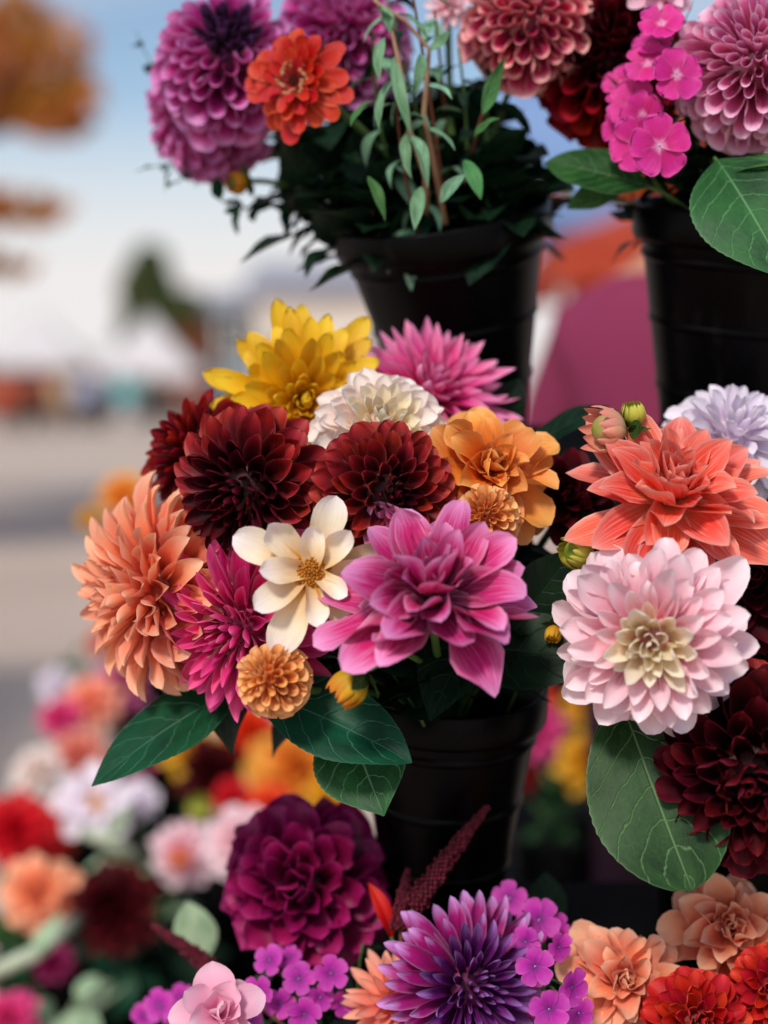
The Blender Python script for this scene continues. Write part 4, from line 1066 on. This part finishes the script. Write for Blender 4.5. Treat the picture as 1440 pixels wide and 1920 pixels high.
LV = 'broad leaves of the bouquets'
big_leaf('broad blue green leaf pointing down left under the peach dahlia', (455, 1285, 1.36), (172, 1474, 1.33), 82, (-.25, .75, .65), M_LEAF_BLUE, T_M, LV, .35, .18, .06, .95, .45, 1)
big_leaf('broad dark green leaf lying under the amber pompon', (490, 1300, 1.30), (772, 1430, 1.25), 86, (.05, .62, .78), M_LEAF_BLUE, T_M, LV, .35, .30, .08, .8, .45, 2)
big_leaf('folded leaf tip hanging straight down below the middle bouquet', (645, 1335, 1.33), (720, 1530, 1.27), 92, (-.1, .1, .95), M_LEAF, T_M, LV, .35, .22, .08, 1.0, .5, 3)
big_leaf('dark leaf with a curled tip hanging over the middle bucket', (905, 1180, 1.36), (806, 1352, 1.28), 74, (-.3, .35, .85), M_LEAF_DARK, T_M, LV, .6, .3, .1, 1.0, .45, 4)
big_leaf('dark oval leaf reaching right towards the coral bouquet', (880, 1215, 1.35), (1115, 1238, 1.30), 80, (.1, .35, .9), M_LEAF_DARK, T_M, LV, .35, .2, .08, .7, .5, 5)
big_leaf('dark leaf beside the lilac dahlia right edge', (975, 1160, 1.34), (1075, 1030, 1.31), 55, (.2, .2, .9), M_LEAF_DARK, T_M, LV, .3, .25, .08, .9, .5, 6)
big_leaf('dark green leaf rising behind the orange dahlia', (965, 860, 1.42), (1142, 760, 1.40), 46, (-.2, .8, .5), M_LEAF_DARK, T_M, LV, .3, .2, .08, .9, .5, 7)
big_leaf('small dark leaf behind the hot pink dahlia', (925, 800, 1.47), (975, 710, 1.46), 36, (.3, .3, .9), M_LEAF_DARK, T_M, LV, .3, .2, .08, .9, .5, 8)
big_leaf('dark leaf under the lilac dahlia lower left petals', (840, 1230, 1.36), (640, 1225, 1.32), 62, (.0, .6, .7), M_LEAF_DARK, T_M, LV, .3, .2, .08, .9, .5, 9)
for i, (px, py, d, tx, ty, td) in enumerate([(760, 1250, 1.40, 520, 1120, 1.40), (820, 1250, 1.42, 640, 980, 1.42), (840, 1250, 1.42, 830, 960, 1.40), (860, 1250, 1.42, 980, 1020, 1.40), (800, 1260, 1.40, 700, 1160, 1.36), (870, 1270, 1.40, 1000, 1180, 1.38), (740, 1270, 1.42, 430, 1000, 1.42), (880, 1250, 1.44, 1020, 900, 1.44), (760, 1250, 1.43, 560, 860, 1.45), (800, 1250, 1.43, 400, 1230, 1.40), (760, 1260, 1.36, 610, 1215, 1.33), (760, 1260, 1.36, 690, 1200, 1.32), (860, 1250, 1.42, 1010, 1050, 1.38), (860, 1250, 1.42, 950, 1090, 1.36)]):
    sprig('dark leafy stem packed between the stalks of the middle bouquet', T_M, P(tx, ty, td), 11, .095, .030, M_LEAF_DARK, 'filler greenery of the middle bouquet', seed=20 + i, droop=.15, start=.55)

# ------------------------------------------------------------------ bouquet with the coral dahlia
G2 = 'flowers of the coral bouquet'
flower('loose', 'coral red dahlia with pale streaked petals', 1258, 944, 1.275, 198, (.05, .64, .72), CORAL, T_R, G2, N=58, L=(1.0, .42), W=(.23, .15), jit=8, rj=.3, phi=(98, 12), tipc=(-.2, .2), curl=(.05, .35), q=.78, wave=.18, sj=.1, roll=((.8, .55), (1.3, 1.2)))
flower('dome', 'white lilac dahlia rising behind the coral one', 1372, 820, 1.37, 132, (.08, .62, .6), WHITEP, T_R, G2, N=80, W=(.25, .1), q=.5, L=(.74, .4), start=(.3, .28))
flower('dome', 'blush white dahlia with a creamy heart under the coral one', 1222, 1198, 1.225, 184, (-.22, -.10, .95), PINKW, T_R, G2, N=104, W=(.225, .085), q=.55, L=(.78, .34), start=(.28, .26), matfn=lambda t: CREAMIN if t > .78 else PINKW, phi=(116, 5), wave=.2, jit=7, rj=.3, sj=.1, flat=.7, ruf=.14)
flower('loose', 'wine dark dahlia right of the coral one', 1420, 1085, 1.33, 150, (-.3, .1, .9), MAROON, T_R, G2, N=46)
flower('dome', 'huge deep maroon dahlia hanging beside the round leaf', 1412, 1445, 1.26, 204, (-.30, -.12, .93), DKRED, T_R, G2, N=150, W=(.24, .12), q=.45, matfn=lambda t: MAROON if t > .25 else DKRED, L=(.60, .42), wave=.22, jit=7, rj=.4, tipc=(-.5, .1), start=(.42, .4), ruf=.15)
bud('half open peach bud above the coral dahlia', 1142, 806, 1.28, 46, (-.75, .05, .35), BUDP, T_R, G2, n=12, open_=.35, seed=5)
bud('small green bud standing on the peach bud', 1188, 780, 1.285, 28, (-.1, .8, .3), BUDG, T_R, G2, seed=6)
bud('yellow green bud left of the blush dahlia', 1086, 1036, 1.27, 40, (-.7, .2, .5), BUDG, T_R, G2, seed=7)
bud('small leafy green bud tip under the coral dahlia', 1138, 1022, 1.275, 22, (-.2, .4, .7), BUDG, T_R, G2, seed=8)
bud('tiny bright yellow bud below the dark leaf', 1038, 1186, 1.31, 20, (-.2, -.6, .5), GOLD, T_R, G2, seed=9)
big_leaf('round green leaf with a net of veins below the blush dahlia', (1160, 1300, 1.30), (1290, 1672, 1.235), 128, (-.12, .14, .95), M_LEAF, T_R, LV, .3, .16, .05, .55, .58, 10, side=-.02)
big_leaf('dark leaf pressed behind the blush and coral dahlias', (1180, 1080, 1.36), (1090, 960, 1.36), 50, (0, .3, .9), M_LEAF_DARK, T_R, LV, .3, .2, .08, .9, .5, 11)
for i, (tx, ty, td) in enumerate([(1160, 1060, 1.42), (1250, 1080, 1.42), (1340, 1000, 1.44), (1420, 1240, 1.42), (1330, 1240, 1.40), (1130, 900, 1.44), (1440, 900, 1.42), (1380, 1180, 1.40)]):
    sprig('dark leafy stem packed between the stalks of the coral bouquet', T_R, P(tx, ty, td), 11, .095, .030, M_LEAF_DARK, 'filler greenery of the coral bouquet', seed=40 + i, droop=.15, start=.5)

# ------------------------------------------------------------------ upper bucket with purple balls
G3 = 'flowers of the upper bucket'
flower('ball', 'purple ball dahlia with dark green heart in front', 428, 122, 1.50, 150, (.04, .40, .9), PURPLE, T_TL, G3, N=150, matfn=lambda t: HEART if t > .88 else PURPLE)
flower('ball', 'purple ball dahlia turned left and hanging lower', 388, 208, 1.585, 138, (-.8, .1, .5), PURPLE, T_TL, G3, N=140)
flower('ball', 'purple ball dahlia behind the red zinnia', 642, 70, 1.55, 138, (.1, .35, .85), PURPLE, T_TL, G3, N=140)
def zin(root, R, rng):
    disc_center(plain_mat('zinnia_heart', '#3a0a06', '#6a1a0c', 300, .6), .20, .12, 40, .035)(root, R, rng)
    mb = MB()
    for i in range(34):
        th = i * 2.399963; q = R * (.20 + .13 * ((i * 7) % 10) / 10)
        mb.ball((q * math.cos(th), q * math.sin(th), R * (.17 - .3 * (q / R - .2))), R * .045, 6, 4, (1, 1, 1.7))
    tag(mb.build('ring_florets', M_ZDISC, root), kind='stuff')
flower('open', 'red orange zinnia with a tan ring of florets', 556, 153, 1.41, 108, (-.38, .0, .9), ZINNIA, T_TL, G3, name='zinnia', N=46, phi=(104, 62), L=(.82, .5), W=(.19, .12), rb=.22, hb=.05, center=zin, jit=9, q=.4, roll=((.5, .3), (.9, .8)))
flower('ball', 'salmon and crimson ball dahlia right of the branches', 992, 45, 1.45, 128, (0, .2, .9), SALMBALL, T_TL, G3, N=110, W=(.40, .15))
flower('decor', 'small pale pink flower at the top of the branches', 842, 12, 1.5, 46, (0, .2, .9), PINKW, T_TL, G3, N=40)
bud('brownish bud hanging beneath the purple dahlias', 448, 342, 1.54, 26, (-.5, -.2, .6), BUDY, T_TL, G3, seed=11)
for i, (px, py, d, n_, l_, w_, mt, sm) in enumerate([
        (770, -30, 1.40, 11, .060, .0085, M_LEAF_GREY, M_STEM_RED), (700, 60, 1.41, 8, .060, .0085, M_LEAF_GREY, M_STEM), (815, 20, 1.43, 10, .055, .008, M_LEAF_GREY, M_STEM_RED),
        (860, 90, 1.46, 10, .050, .010, M_LEAF_DARK, M_STEM), (740, 150, 1.39, 7, .058, .010, M_LEAF_GREY, M_STEM_RED), (905, 60, 1.47, 9, .055, .012, M_LEAF_DARK, M_STEM),
        (720, -20, 1.46, 9, .055, .009, M_LEAF_DARK, M_STEM), (935, 130, 1.45, 7, .055, .013, M_LEAF_DARK, M_STEM_RED)]):
    sprig('slender branch with narrow willowy leaves in the upper bucket', T_TL, P(px, py, d), n_, l_, w_, mt, 'willowy branches', 'leafy_branch', sm, .0028, .9, 60 + i, .9, .03, .35, bend=1.4)
for i, (px, py, d) in enumerate([(560, 260, 1.60), (620, 230, 1.58), (700, 230, 1.60), (780, 230, 1.62), (860, 240, 1.6), (920, 230, 1.58), (960, 290, 1.54), (590, 330, 1.55), (670, 300, 1.52), (740, 300, 1.5), (830, 300, 1.5), (900, 310, 1.5), (640, 200, 1.62), (740, 190, 1.62), (950, 320, 1.62), (820, 190, 1.64), (880, 180, 1.64), (570, 360, 1.56), (690, 350, 1.48), (930, 350, 1.48)]):
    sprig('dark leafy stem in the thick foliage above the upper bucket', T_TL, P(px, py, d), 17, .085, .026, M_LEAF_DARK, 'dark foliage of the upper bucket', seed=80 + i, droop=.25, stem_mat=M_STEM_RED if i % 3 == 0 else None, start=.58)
for i, (px, py, d) in enumerate([(262, 318, 1.6), (330, 345, 1.58), (405, 370, 1.56), (255, 60, 1.62), (545, 395, 1.56)]):
    sprig('thin sprig with small teal leaves sticking out left of the upper bucket', P(560, 300, 1.6), P(px, py, d), 5, .034, .010, M_LEAF_BLUE, 'teal sprigs', seed=110 + i, droop=.7, start=.55, sr=.0014)

# one branch in front: single narrow leaves, each where it hangs
wb = empty('leafy_branch', P(795, 330, 1.42)); tag(wb, 'grey green branch with long curled leaves in front of the upper bucket', 'foliage', 'willowy branches')
o0 = P(795, 330, 1.42)
mb = MB(); mb.tube([P(800, 400, 1.46) - o0, P(798, 330, 1.42) - o0, P(768, 244, 1.385) - o0, P(755, 150, 1.385) - o0, P(735, 60, 1.39) - o0, P(700, -10, 1.40) - o0], [.0032, .003, .0026, .0022, .0018, .0012], 8); mb.build('stem', plain_mat('stem_tan', '#8a6a50', '#a8886a', 40, .6), wb)
mb = MB(); mb.tube([P(835, 420, 1.46) - o0, P(795, 210, 1.41) - o0, P(805, 92, 1.41) - o0, P(760, 40, 1.40) - o0, P(700, 0, 1.39) - o0], [.003, .0026, .002, .0018, .0014], 8); mb.build('twig', bpy.data.materials['stem_tan'], wb)
for k, (x0, y0, x1, y1, w_, nx, bd) in enumerate([(722, 70, 712, 146, 12, -.6, .9), (735, 150, 712, 240, 15, -.5, 1.0), (738, 106, 770, 248, 13, -.3, 1.1), (762, 250, 772, 330, 15, -.6, .8), (768, 252, 800, 352, 16, .2, 1.2), (770, 252, 790, 300, 10, .5, .7),
        (790, 100, 775, 178, 13, .3, 1.2), (805, 95, 840, 60, 11, .2, -.6), (800, 160, 845, 185, 13, .1, .8), (745, 50, 700, 20, 13, -.3, .7), (760, 30, 800, 75, 12, .4, .9), (715, 10, 730, 60, 12, .4, .9), (790, 350, 778, 425, 15, -.2, .5), (825, 380, 870, 330, 14, .3, .8), (800, 240, 850, 280, 12, .3, .8), (905, 215, 945, 110, 17, .4, -.9), (890, 260, 935, 225, 18, .3, .9), (700, 190, 660, 235, 15, -.5, .8), (690, 330, 720, 410, 13, .1, .8), (870, 300, 900, 370, 16, .1, .9)]):
    a_, b_ = P(x0, y0, 1.385 + .004 * (k % 5)) - o0, P(x1, y1, 1.37 + .006 * (k % 4)) - o0
    link('leaf', leaf_mesh('leaf', M_LEAF_GREY if k < 15 else M_LEAF_LIGHT, (b_ - a_).length * 1.1, w_ * 1.385 / F_PX, bd, .45, .15, .9, .45, 0, 7, 15, 300 + k, twist=.5 * (-1) ** k), wb, leaf_frame(a_, b_, AX(nx, .5, .8)) @ Matrix.Rotation(bd * .3, 4, 'X'))

# ------------------------------------------------------------------ upper right bucket
G4 = 'flowers of the upper right bucket'
flower('ball', 'dark crimson ball dahlia beside the sweet williams', 1145, 120, 1.48, 158, (-.1, .15, .95), MAROON, T_TR, G4, N=110, W=(.40, .15), matfn=lambda t: DKRED if t < .75 else MAROON)
flower('ball', 'pale pink ball dahlia with quilled petals', 1418, 125, 1.37, 158, (-.12, .18, .95), PINKBALL, T_TR, G4, N=190, W=(.30, .11))
flower('loose', 'pale lilac flower peeping above the sweet williams', 1238, -25, 1.40, 70, (0, .1, .9), ROSE, T_TR, G4, N=18)
cluster('sweet_william', 'magenta sweet william head with fringed florets', [
    (1268, 140, 1.345, 52, (.1, .1, .95)), (1236, 274, 1.335, 60, (.05, -.1, .95)), (1192, 270, 1.36, 52, (-.5, .0, .8)), (1215, 120, 1.37, 46, (-.3, .3, .9)),
    (1185, 195, 1.38, 48, (-.5, .1, .8)), (1240, 45, 1.36, 44, (-.1, .4, .9)), (1205, 215, 1.37, 44, (-.3, -.2, .9)), (1170, 160, 1.40, 42, (-.6, .2, .7)), (1165, 240, 1.39, 40, (-.7, -.1, .7)), (1225, 85, 1.38, 40, (-.2, .5, .8))],
    T_TR, DIANTH, M_EYE, G4, seed=3, needles=26, q=.34, W=.47, fringe=.22)
big_leaf('dark green leaf reaching left from the upper right bucket', (1215, 350, 1.42), (1022, 305, 1.44), 58, (-.1, .55, .8), M_LEAF, T_TR, LV, .3, .2, .08, .8, .5, 21)
big_leaf('bright green leaf hanging below the dark one at the rim', (1180, 340, 1.46), (1062, 392, 1.46), 30, (-.1, .35, .9), M_LEAF_LIGHT, T_TR, LV, .4, .2, .08, .9, .5, 22)
big_leaf('large veined leaf hanging over the rim of the upper right bucket', (1345, 300, 1.36), (1475, 520, 1.29), 105, (-.2, .35, .9), M_LEAF, T_TR, LV, .4, .15, .06, .8, .45, 23)
big_leaf('green leaf lying flat under the pale pink ball dahlia', (1330, 335, 1.38), (1520, 290, 1.32), 44, (0, .75, .6), M_LEAF_LIGHT, T_TR, LV, .3, .2, .08, .9, .5, 24)
for i, (px, py, d) in enumerate([(1240, 330, 1.45), (1290, 290, 1.46), (1340, 260, 1.46), (1260, 230, 1.46), (1400, 300, 1.42), (1310, 180, 1.46), (1180, 320, 1.5), (1300, 60, 1.46), (1440, 320, 1.44), (1300, 220, 1.43), (1330, 300, 1.43), (1310, 120, 1.44), (1280, 330, 1.43), (1350, 220, 1.47), (1230, 180, 1.48)]):
    sprig('dark leafy stem in the upper right bucket', T_TR, P(px, py, d), 10, .058, .014, M_LEAF_DARK, 'dark foliage of the upper right bucket', seed=130 + i, droop=.1, start=.6)

# ------------------------------------------------------------------ front bouquets at the foot
G5 = 'flowers of the phlox bouquet'
flower('dome', 'big magenta maroon dahlia behind the phlox', 572, 1665, 1.47, 166, (-.12, .12, .95), MAGMAR, T_BC, G5, N=90, W=(.30, .17), L=(.72, .55), start=(.34, .3), q=.5, wave=.45, rj=.6, jit=10, tipc=(-.6, -.2), ruf=.15, roll=((.9, .5), (1.4, 1.3)))
flower('dome', 'violet tipped purple dahlia with a dark heart', 880, 1850, 1.33, 168, (.34, .12, .92), PURPTIP, T_BC, G5, N=130, W=(.125, .045), L=(.80, .32), start=(.26, .26), q=.62, flat=.7, phi=(112, 4), roll=((1.2, 1.1), (1.6, 1.8)), matfn=lambda t: VIOLET if t > .55 else PURPTIP)
flower('cactus', 'salmon pink dahlia half hidden by the violet tipped one', 742, 1885, 1.36, 115, (-.1, .4, .85), SALMON, T_BC, G5, N=56, W=(.15, .07))
flower('loose', 'soft pink flower with broad petals at the very bottom', 408, 1905, 1.30, 98, (.2, .5, .8), ROSE, T_BC, G5, N=16, W=(.4, .25))
cluster('phlox', 'purple phlox head below the magenta maroon dahlia', [
    (620, 1825, 1.37, 34, (.2, .3, .9)), (560, 1835, 1.37, 32, (0, .3, .9)), (505, 1800, 1.39, 30, (-.3, .4, .8)), (485, 1860, 1.36, 32, (-.3, .1, .9)), (570, 1900, 1.35, 34, (0, 0, 1)), (525, 1880, 1.37, 30, (-.2, .1, .9)),
    (540, 1795, 1.41, 26, (0, .6, .7)), (640, 1880, 1.38, 26, (.4, 0, .8)), (470, 1910, 1.37, 30, (-.3, 0, .9)), (600, 1870, 1.37, 26, (.2, .1, .9))], T_BC, PHLOX, M_EYE, G5, 0.02, .42, .4, 5)
cluster('phlox', 'purple phlox head right of the violet tipped dahlia', [
    (1010, 1725, 1.36, 42, (.1, .2, .9)), (955, 1685, 1.40, 34, (-.1, .4, .8)), (1003, 1812, 1.27, 37, (.1, .1, .95)), (1072, 1850, 1.28, 37, (.5, .1, .8)), (1030, 1892, 1.25, 40, (.1, .1, .95)), (1048, 1775, 1.33, 28, (.5, .2, .8)), (1042, 1738, 1.37, 28, (.4, .2, .8)), (985, 1765, 1.33, 30, (-.2, .3, .9)), (1085, 1900, 1.28, 32, (.4, 0, .9))],
    T_BC, PHLOX, M_EYE, G5, 0.02, .44, .4, 6)
cluster('phlox', 'purple phlox sprays left of the soft pink flower', [(300, 1885, 1.5, 32, (-.3, .2, .9)), (340, 1870, 1.5, 26, (0, .4, .9)), (270, 1905, 1.52, 26, (-.3, 0, .9)), (330, 1905, 1.5, 26, (0, 0, 1))], T_BC, PHLOX, M_EYE, G5, 0.02, .44, .4, 7)
AM = 'amaranth plumes'
spike('tall dark red amaranth plume leaning right over the bucket', [(775, 1700, 1.37), (835, 1610, 1.37), (914, 1512, 1.38)], 24, M_AMAR, T_BC, AM, 1, 420)
spike('short dark red amaranth plume left of the tall one', [(752, 1740, 1.38), (752, 1690, 1.38), (765, 1630, 1.39)], 20, M_AMAR, T_BC, AM, 2, 240)
spike('small wine amaranth plume lying left in front of the pale leaf', [(395, 1815, 1.46), (350, 1775, 1.48), (285, 1735, 1.50)], 18, M_AMAR, T_BC, AM, 3, 300)
big_leaf('red curled petal like leaf beside the amaranth', (735, 1760, 1.39), (690, 1655, 1.40), 18, (.4, .3, .8), RED, T_BC, None, .9, .5, .1, .9, .5, 31)
big_leaf('pale green leaf behind the small amaranth', (385, 1800, 1.62), (350, 1690, 1.62), 42, (-.2, .4, .9), M_LEAF_PALE, T_BC, LV, .3, .2, .08, .8, .5, 32)
big_leaf('dark green leaf standing behind the right phlox', (1020, 1760, 1.47), (1022, 1635, 1.47), 42, (.2, .4, .9), M_LEAF_DARK, T_BC, LV, .3, .2, .08, .8, .5, 33)
for i, (tx, ty, td) in enumerate([(600, 1780, 1.44), (680, 1770, 1.42), (760, 1780, 1.42), (660, 1900, 1.42), (960, 1860, 1.44), (480, 1830, 1.44), (420, 1880, 1.46), (850, 1760, 1.44), (1050, 1860, 1.44), (560, 1860, 1.42), (540, 1720, 1.52)]):
    sprig('dark leafy stem filling the phlox bouquet', T_BC, P(tx, ty, td), 9, .06, .014, M_LEAF_DARK, 'filler greenery of the phlox bouquet', seed=150 + i, droop=.3)
G6 = 'flowers of the red and peach bouquet'
flower('wavy', 'peach dahlia with ruffled petals above the scarlet ones', 1365, 1748, 1.36, 128, (-.05, .45, .85), PEACH, T_BR, G6, N=46, W=(.28, .18), wave=.45, rj=.5, jit=9, ruf=.15)
flower('wavy', 'peach dahlia with folded petals left of the scarlet ones', 1172, 1842, 1.34, 118, (-.1, .35, .9), PEACH, T_BR, G6, N=42, W=(.28, .18), wave=.45, rj=.5, jit=9, ruf=.15)
flower('dome', 'scarlet dahlia with neat rounded petals at the bottom', 1308, 1922, 1.29, 116, (-.02, .40, .95), REDBALL, T_BR, G6, N=95, W=(.28, .12), q=.45)
flower('dome', 'scarlet dahlia at the corner under the ruffled peach one', 1450, 1855, 1.30, 92, (-.2, .3, .9), REDBALL, T_BR, G6, N=80, W=(.28, .12), q=.45)
for i, (tx, ty, td) in enumerate([(1240, 1780, 1.44), (1300, 1820, 1.42), (1420, 1820, 1.44), (1130, 1880, 1.44), (1350, 1900, 1.42)]):
    sprig('dark leafy stem filling the red and peach bouquet', T_BR, P(tx, ty, td), 9, .06, .014, M_LEAF_DARK, 'filler greenery of the red and peach bouquet', seed=170 + i, droop=.3)

# ------------------------------------------------------------------ bouquets out of focus behind
G7 = 'out of focus flowers behind the stand'
def far(style, label, px, py, d, r, ax, mat, tgt, **k):
    k.setdefault('N', 34)
    flower(style, 'blurred ' + label, px, py, d * FAR if d > 1.95 or tgt in (T_L1, T_L2, T_L3, T_L4) else d, r, ax, mat, tgt, G7, joined=True, stem_r=.003, **k)
UPV = (0, .45, .85)
far('decor', 'pink and peach dahlia beside the purple one far left', 172, 1318, 2.5, 62, UPV, SALMON, T_L3, W=(.26, .12))
far('decor', 'small magenta dahlia left of the peach pink one', 112, 1345, 2.45, 42, UPV, MAGENTA, T_L3, W=(.26, .12))
far('decor', 'lilac purple dahlia behind the leaf point', 228, 1285, 2.55, 58, UPV, LILAC, T_L3, W=(.26, .12))
far('decor', 'pale lilac dahlia above the magenta one far left', 105, 1285, 2.6, 38, UPV, WHITEP, T_L3, W=(.26, .12))
far('ball', 'rust red dahlia peeping from behind the peach dahlia', 188, 1205, 2.7, 34, UPV, SALMON, T_L5, W=(.3, .12))
far('decor', 'cream dahlia at the far left above the red one', 72, 1448, 2.35, 55, UPV, CREAM, T_L3, W=(.26, .12))
far('decor', 'coral and white dahlia under the blue green leaf', 150, 1420, 2.4, 62, UPV, SALMON, T_L3, W=(.26, .12), matfn=None)
far('open', 'white daisy like dahlia with golden heart', 180, 1505, 2.15, 78, (.0, .35, .9), WHITEP, T_L1, N=14, W=(.3, .2), center=disc_center(GOLD, .42, .25, 30, .05))
far('decor', 'white dahlia right of the golden hearted one', 255, 1500, 2.2, 45, UPV, WHITEP, T_L1, W=(.26, .12))
far('decor', 'orange red dahlia cut by the picture edge', 30, 1560, 2.12, 82, UPV, RED, T_L4, W=(.26, .12))
far('decor', 'brick red dahlia next to the orange red one', 95, 1570, 2.16, 48, UPV, RED, T_L4, W=(.26, .12))
far('wavy', 'peach dahlia low at the far left', 75, 1680, 1.92, 82, (-.1, .2, .9), PEACH, T_L4, W=(.28, .14), N=44)
far('decor', 'near black maroon dahlia beside the low peach one', 212, 1705, 1.85, 92, (0, .15, .95), MAROON, T_L1, W=(.24, .12), N=50)
far('decor', 'blush dahlia with coral heart left of its twin', 345, 1600, 1.95, 68, (-.1, .2, .95), PINKW, T_L1, W=(.24, .12), N=40)
far('ball', 'small coral heart bloom in front of the left blush dahlia', 335, 1610, 1.90, 28, (-.1, .2, .95), CORAL, T_L1, W=(.26, .12), N=30)
far('decor', 'blush dahlia with coral heart close to the magenta maroon one', 455, 1582, 1.85, 76, (.1, .2, .95), PINKW, T_L2, W=(.24, .12), N=44)
far('ball', 'small coral heart bloom in front of the right blush dahlia', 465, 1600, 1.79, 26, (.1, .2, .95), CORAL, T_L2, W=(.26, .12), N=30)
far('decor', 'gold dahlia under the point of the blue green leaf', 355, 1405, 2.35, 62, UPV, GOLD, T_L2, W=(.26, .12))
far('decor', 'scarlet dahlia at the top of the red group', 470, 1372, 2.4, 62, UPV, RED, T_L2, W=(.26, .12))
far('decor', 'wine dark dahlia in the middle of the red group', 400, 1450, 2.3, 78, UPV, MAROON, T_L2, W=(.26, .12))
far('decor', 'small scarlet dahlia below the wine dark one', 435, 1495, 2.15, 40, UPV, RED, T_L2, W=(.26, .12))
far('decor', 'scarlet dahlia above the right blush dahlia', 505, 1515, 2.1, 50, UPV, RED, T_L2, W=(.26, .12))
far('wavy', 'large orange dahlia shading to yellow', 560, 1448, 2.25, 100, (.1, .35, .9), ORYEL, T_L2, W=(.28, .14), N=44)
far('decor', 'yellow dahlia just below the folded leaf', 620, 1490, 2.2, 50, (.1, .35, .9), GOLD, T_L2, W=(.28, .14))
far('decor', 'dark purple dahlia between leaf and gold dahlia', 262, 1425, 2.4, 44, UPV, MAGMAR, T_L3, W=(.26, .12))
far('decor', 'purple dahlia low behind the near black one', 98, 1808, 1.9, 42, UPV, MAGMAR, T_L4, W=(.26, .12))
far('decor', 'magenta dahlia in the bottom left corner', 18, 1910, 1.75, 58, UPV, MAGENTA, T_L4, W=(.26, .12))
far('decor', 'orange dahlia floating above the peach dahlia', 232, 932, 2.55, 52, (0, .3, .9), ORYEL, T_L5, W=(.26, .12))
far('decor', 'olive gold flower left of the orange one', 168, 972, 2.5, 26, (0, .3, .9), GOLD, T_L5, W=(.26, .12))
far('decor', 'red and pink dahlia seen between the buckets', 1003, 1372, 2.35, 62, (0, .3, .9), MAGENTA, T_RB, W=(.26, .12))
far('decor', 'crimson dahlia right above the red and pink one', 1000, 1325, 2.4, 46, (0, .3, .9), RED, T_RB, W=(.26, .12))
far('decor', 'gold dahlia right of the crimson one', 1098, 1325, 2.4, 48, (0, .3, .9), GOLD, T_RB, W=(.26, .12))
far('decor', 'large gold dahlia below the other gold one', 1102, 1430, 2.3, 66, (0, .3, .9), GOLD, T_RB, W=(.26, .12))
far('decor', 'crimson dahlia low between the buckets', 975, 1452, 2.35, 36, (0, .3, .9), DKRED, T_RB, W=(.26, .12))
bud('blurred lime green bud in the red group', 376, 1520, 2.1 * FAR, 30, (0, .6, .6), BUDG, T_L2, G7, seed=21)
for i, (tg, px, py, d, mt) in enumerate([(T_L1, 220, 1600, 2.1, M_LEAF_PALE), (T_L1, 300, 1560, 2.15, M_LEAF_DARK), (T_L2, 480, 1540, 2.2, M_LEAF_DARK), (T_L2, 340, 1480, 2.3, M_LEAF_DARK), (T_L3, 130, 1480, 2.4, M_LEAF), (T_L3, 40, 1480, 2.4, M_LEAF),
        (T_L4, 150, 1860, 1.75, M_LEAF_PALE), (T_L4, 60, 1780, 1.9, M_LEAF), (T_L1, 300, 1760, 1.9, M_LEAF_DARK), (T_L1, 250, 1830, 1.85, M_LEAF_BLUE), (T_RB, 1040, 1480, 2.3, M_LEAF), (T_RB, 1080, 1500, 2.3, M_LEAF_DARK), (T_L5, 140, 1225, 2.6, M_LEAF), (T_L3, 190, 1380, 2.5, M_LEAF_DARK), (T_L2, 540, 1540, 2.2, M_LEAF_DARK), (T_L4, 120, 1740, 1.95, M_LEAF_DARK), (T_L4, 30, 1860, 1.85, M_LEAF_BLUE)]):
    sprig('blurred leafy stem among the flowers behind the stand', tg, P(px, py, d * FAR), 9, .10, .030, mt, 'out of focus greenery', seed=200 + i, droop=.4, sr=.003)
far('decor', 'coral flower behind the gap between the upper buckets', 985, 318, 1.9, 26, (0, .3, .9), SALMON, T_TL, W=(.26, .12))
far('decor', 'coral flower touching the bright green leaf', 1040, 342, 1.75, 32, (0, .3, .9), PEACH, T_TR, W=(.26, .12))

for lab, pts_ in (('blurred pale green cut stem poking out at the picture edge', [(-40, 1835, 2.2), (60, 1790, 2.15), (150, 1720, 2.3)]), ('blurred pale green stem end under the golden hearted flower', [(160, 1560, 2.5), (200, 1575, 2.45), (265, 1610, 2.5)])):
    a_ = P(*pts_[0]); r_ = empty('cut_stem', a_); tag(r_, lab, 'stem')
    mb = MB(); mb.tube([P(*p) - a_ for p in pts_], [.011, .012, .010], 10); mb.build('stem', M_STEM_PALE, r_)
    link('leaf', leaf_mesh('leaf', M_LEAF_PALE, .07, .012, .5, .3, .1, 1, .4, 0, 5, 9, 900), r_, leaf_frame(P(*pts_[1]) - a_, P(pts_[1][0] + 40, pts_[1][1] - 60, pts_[1][2]) - a_, AX(0, .5, .8)))
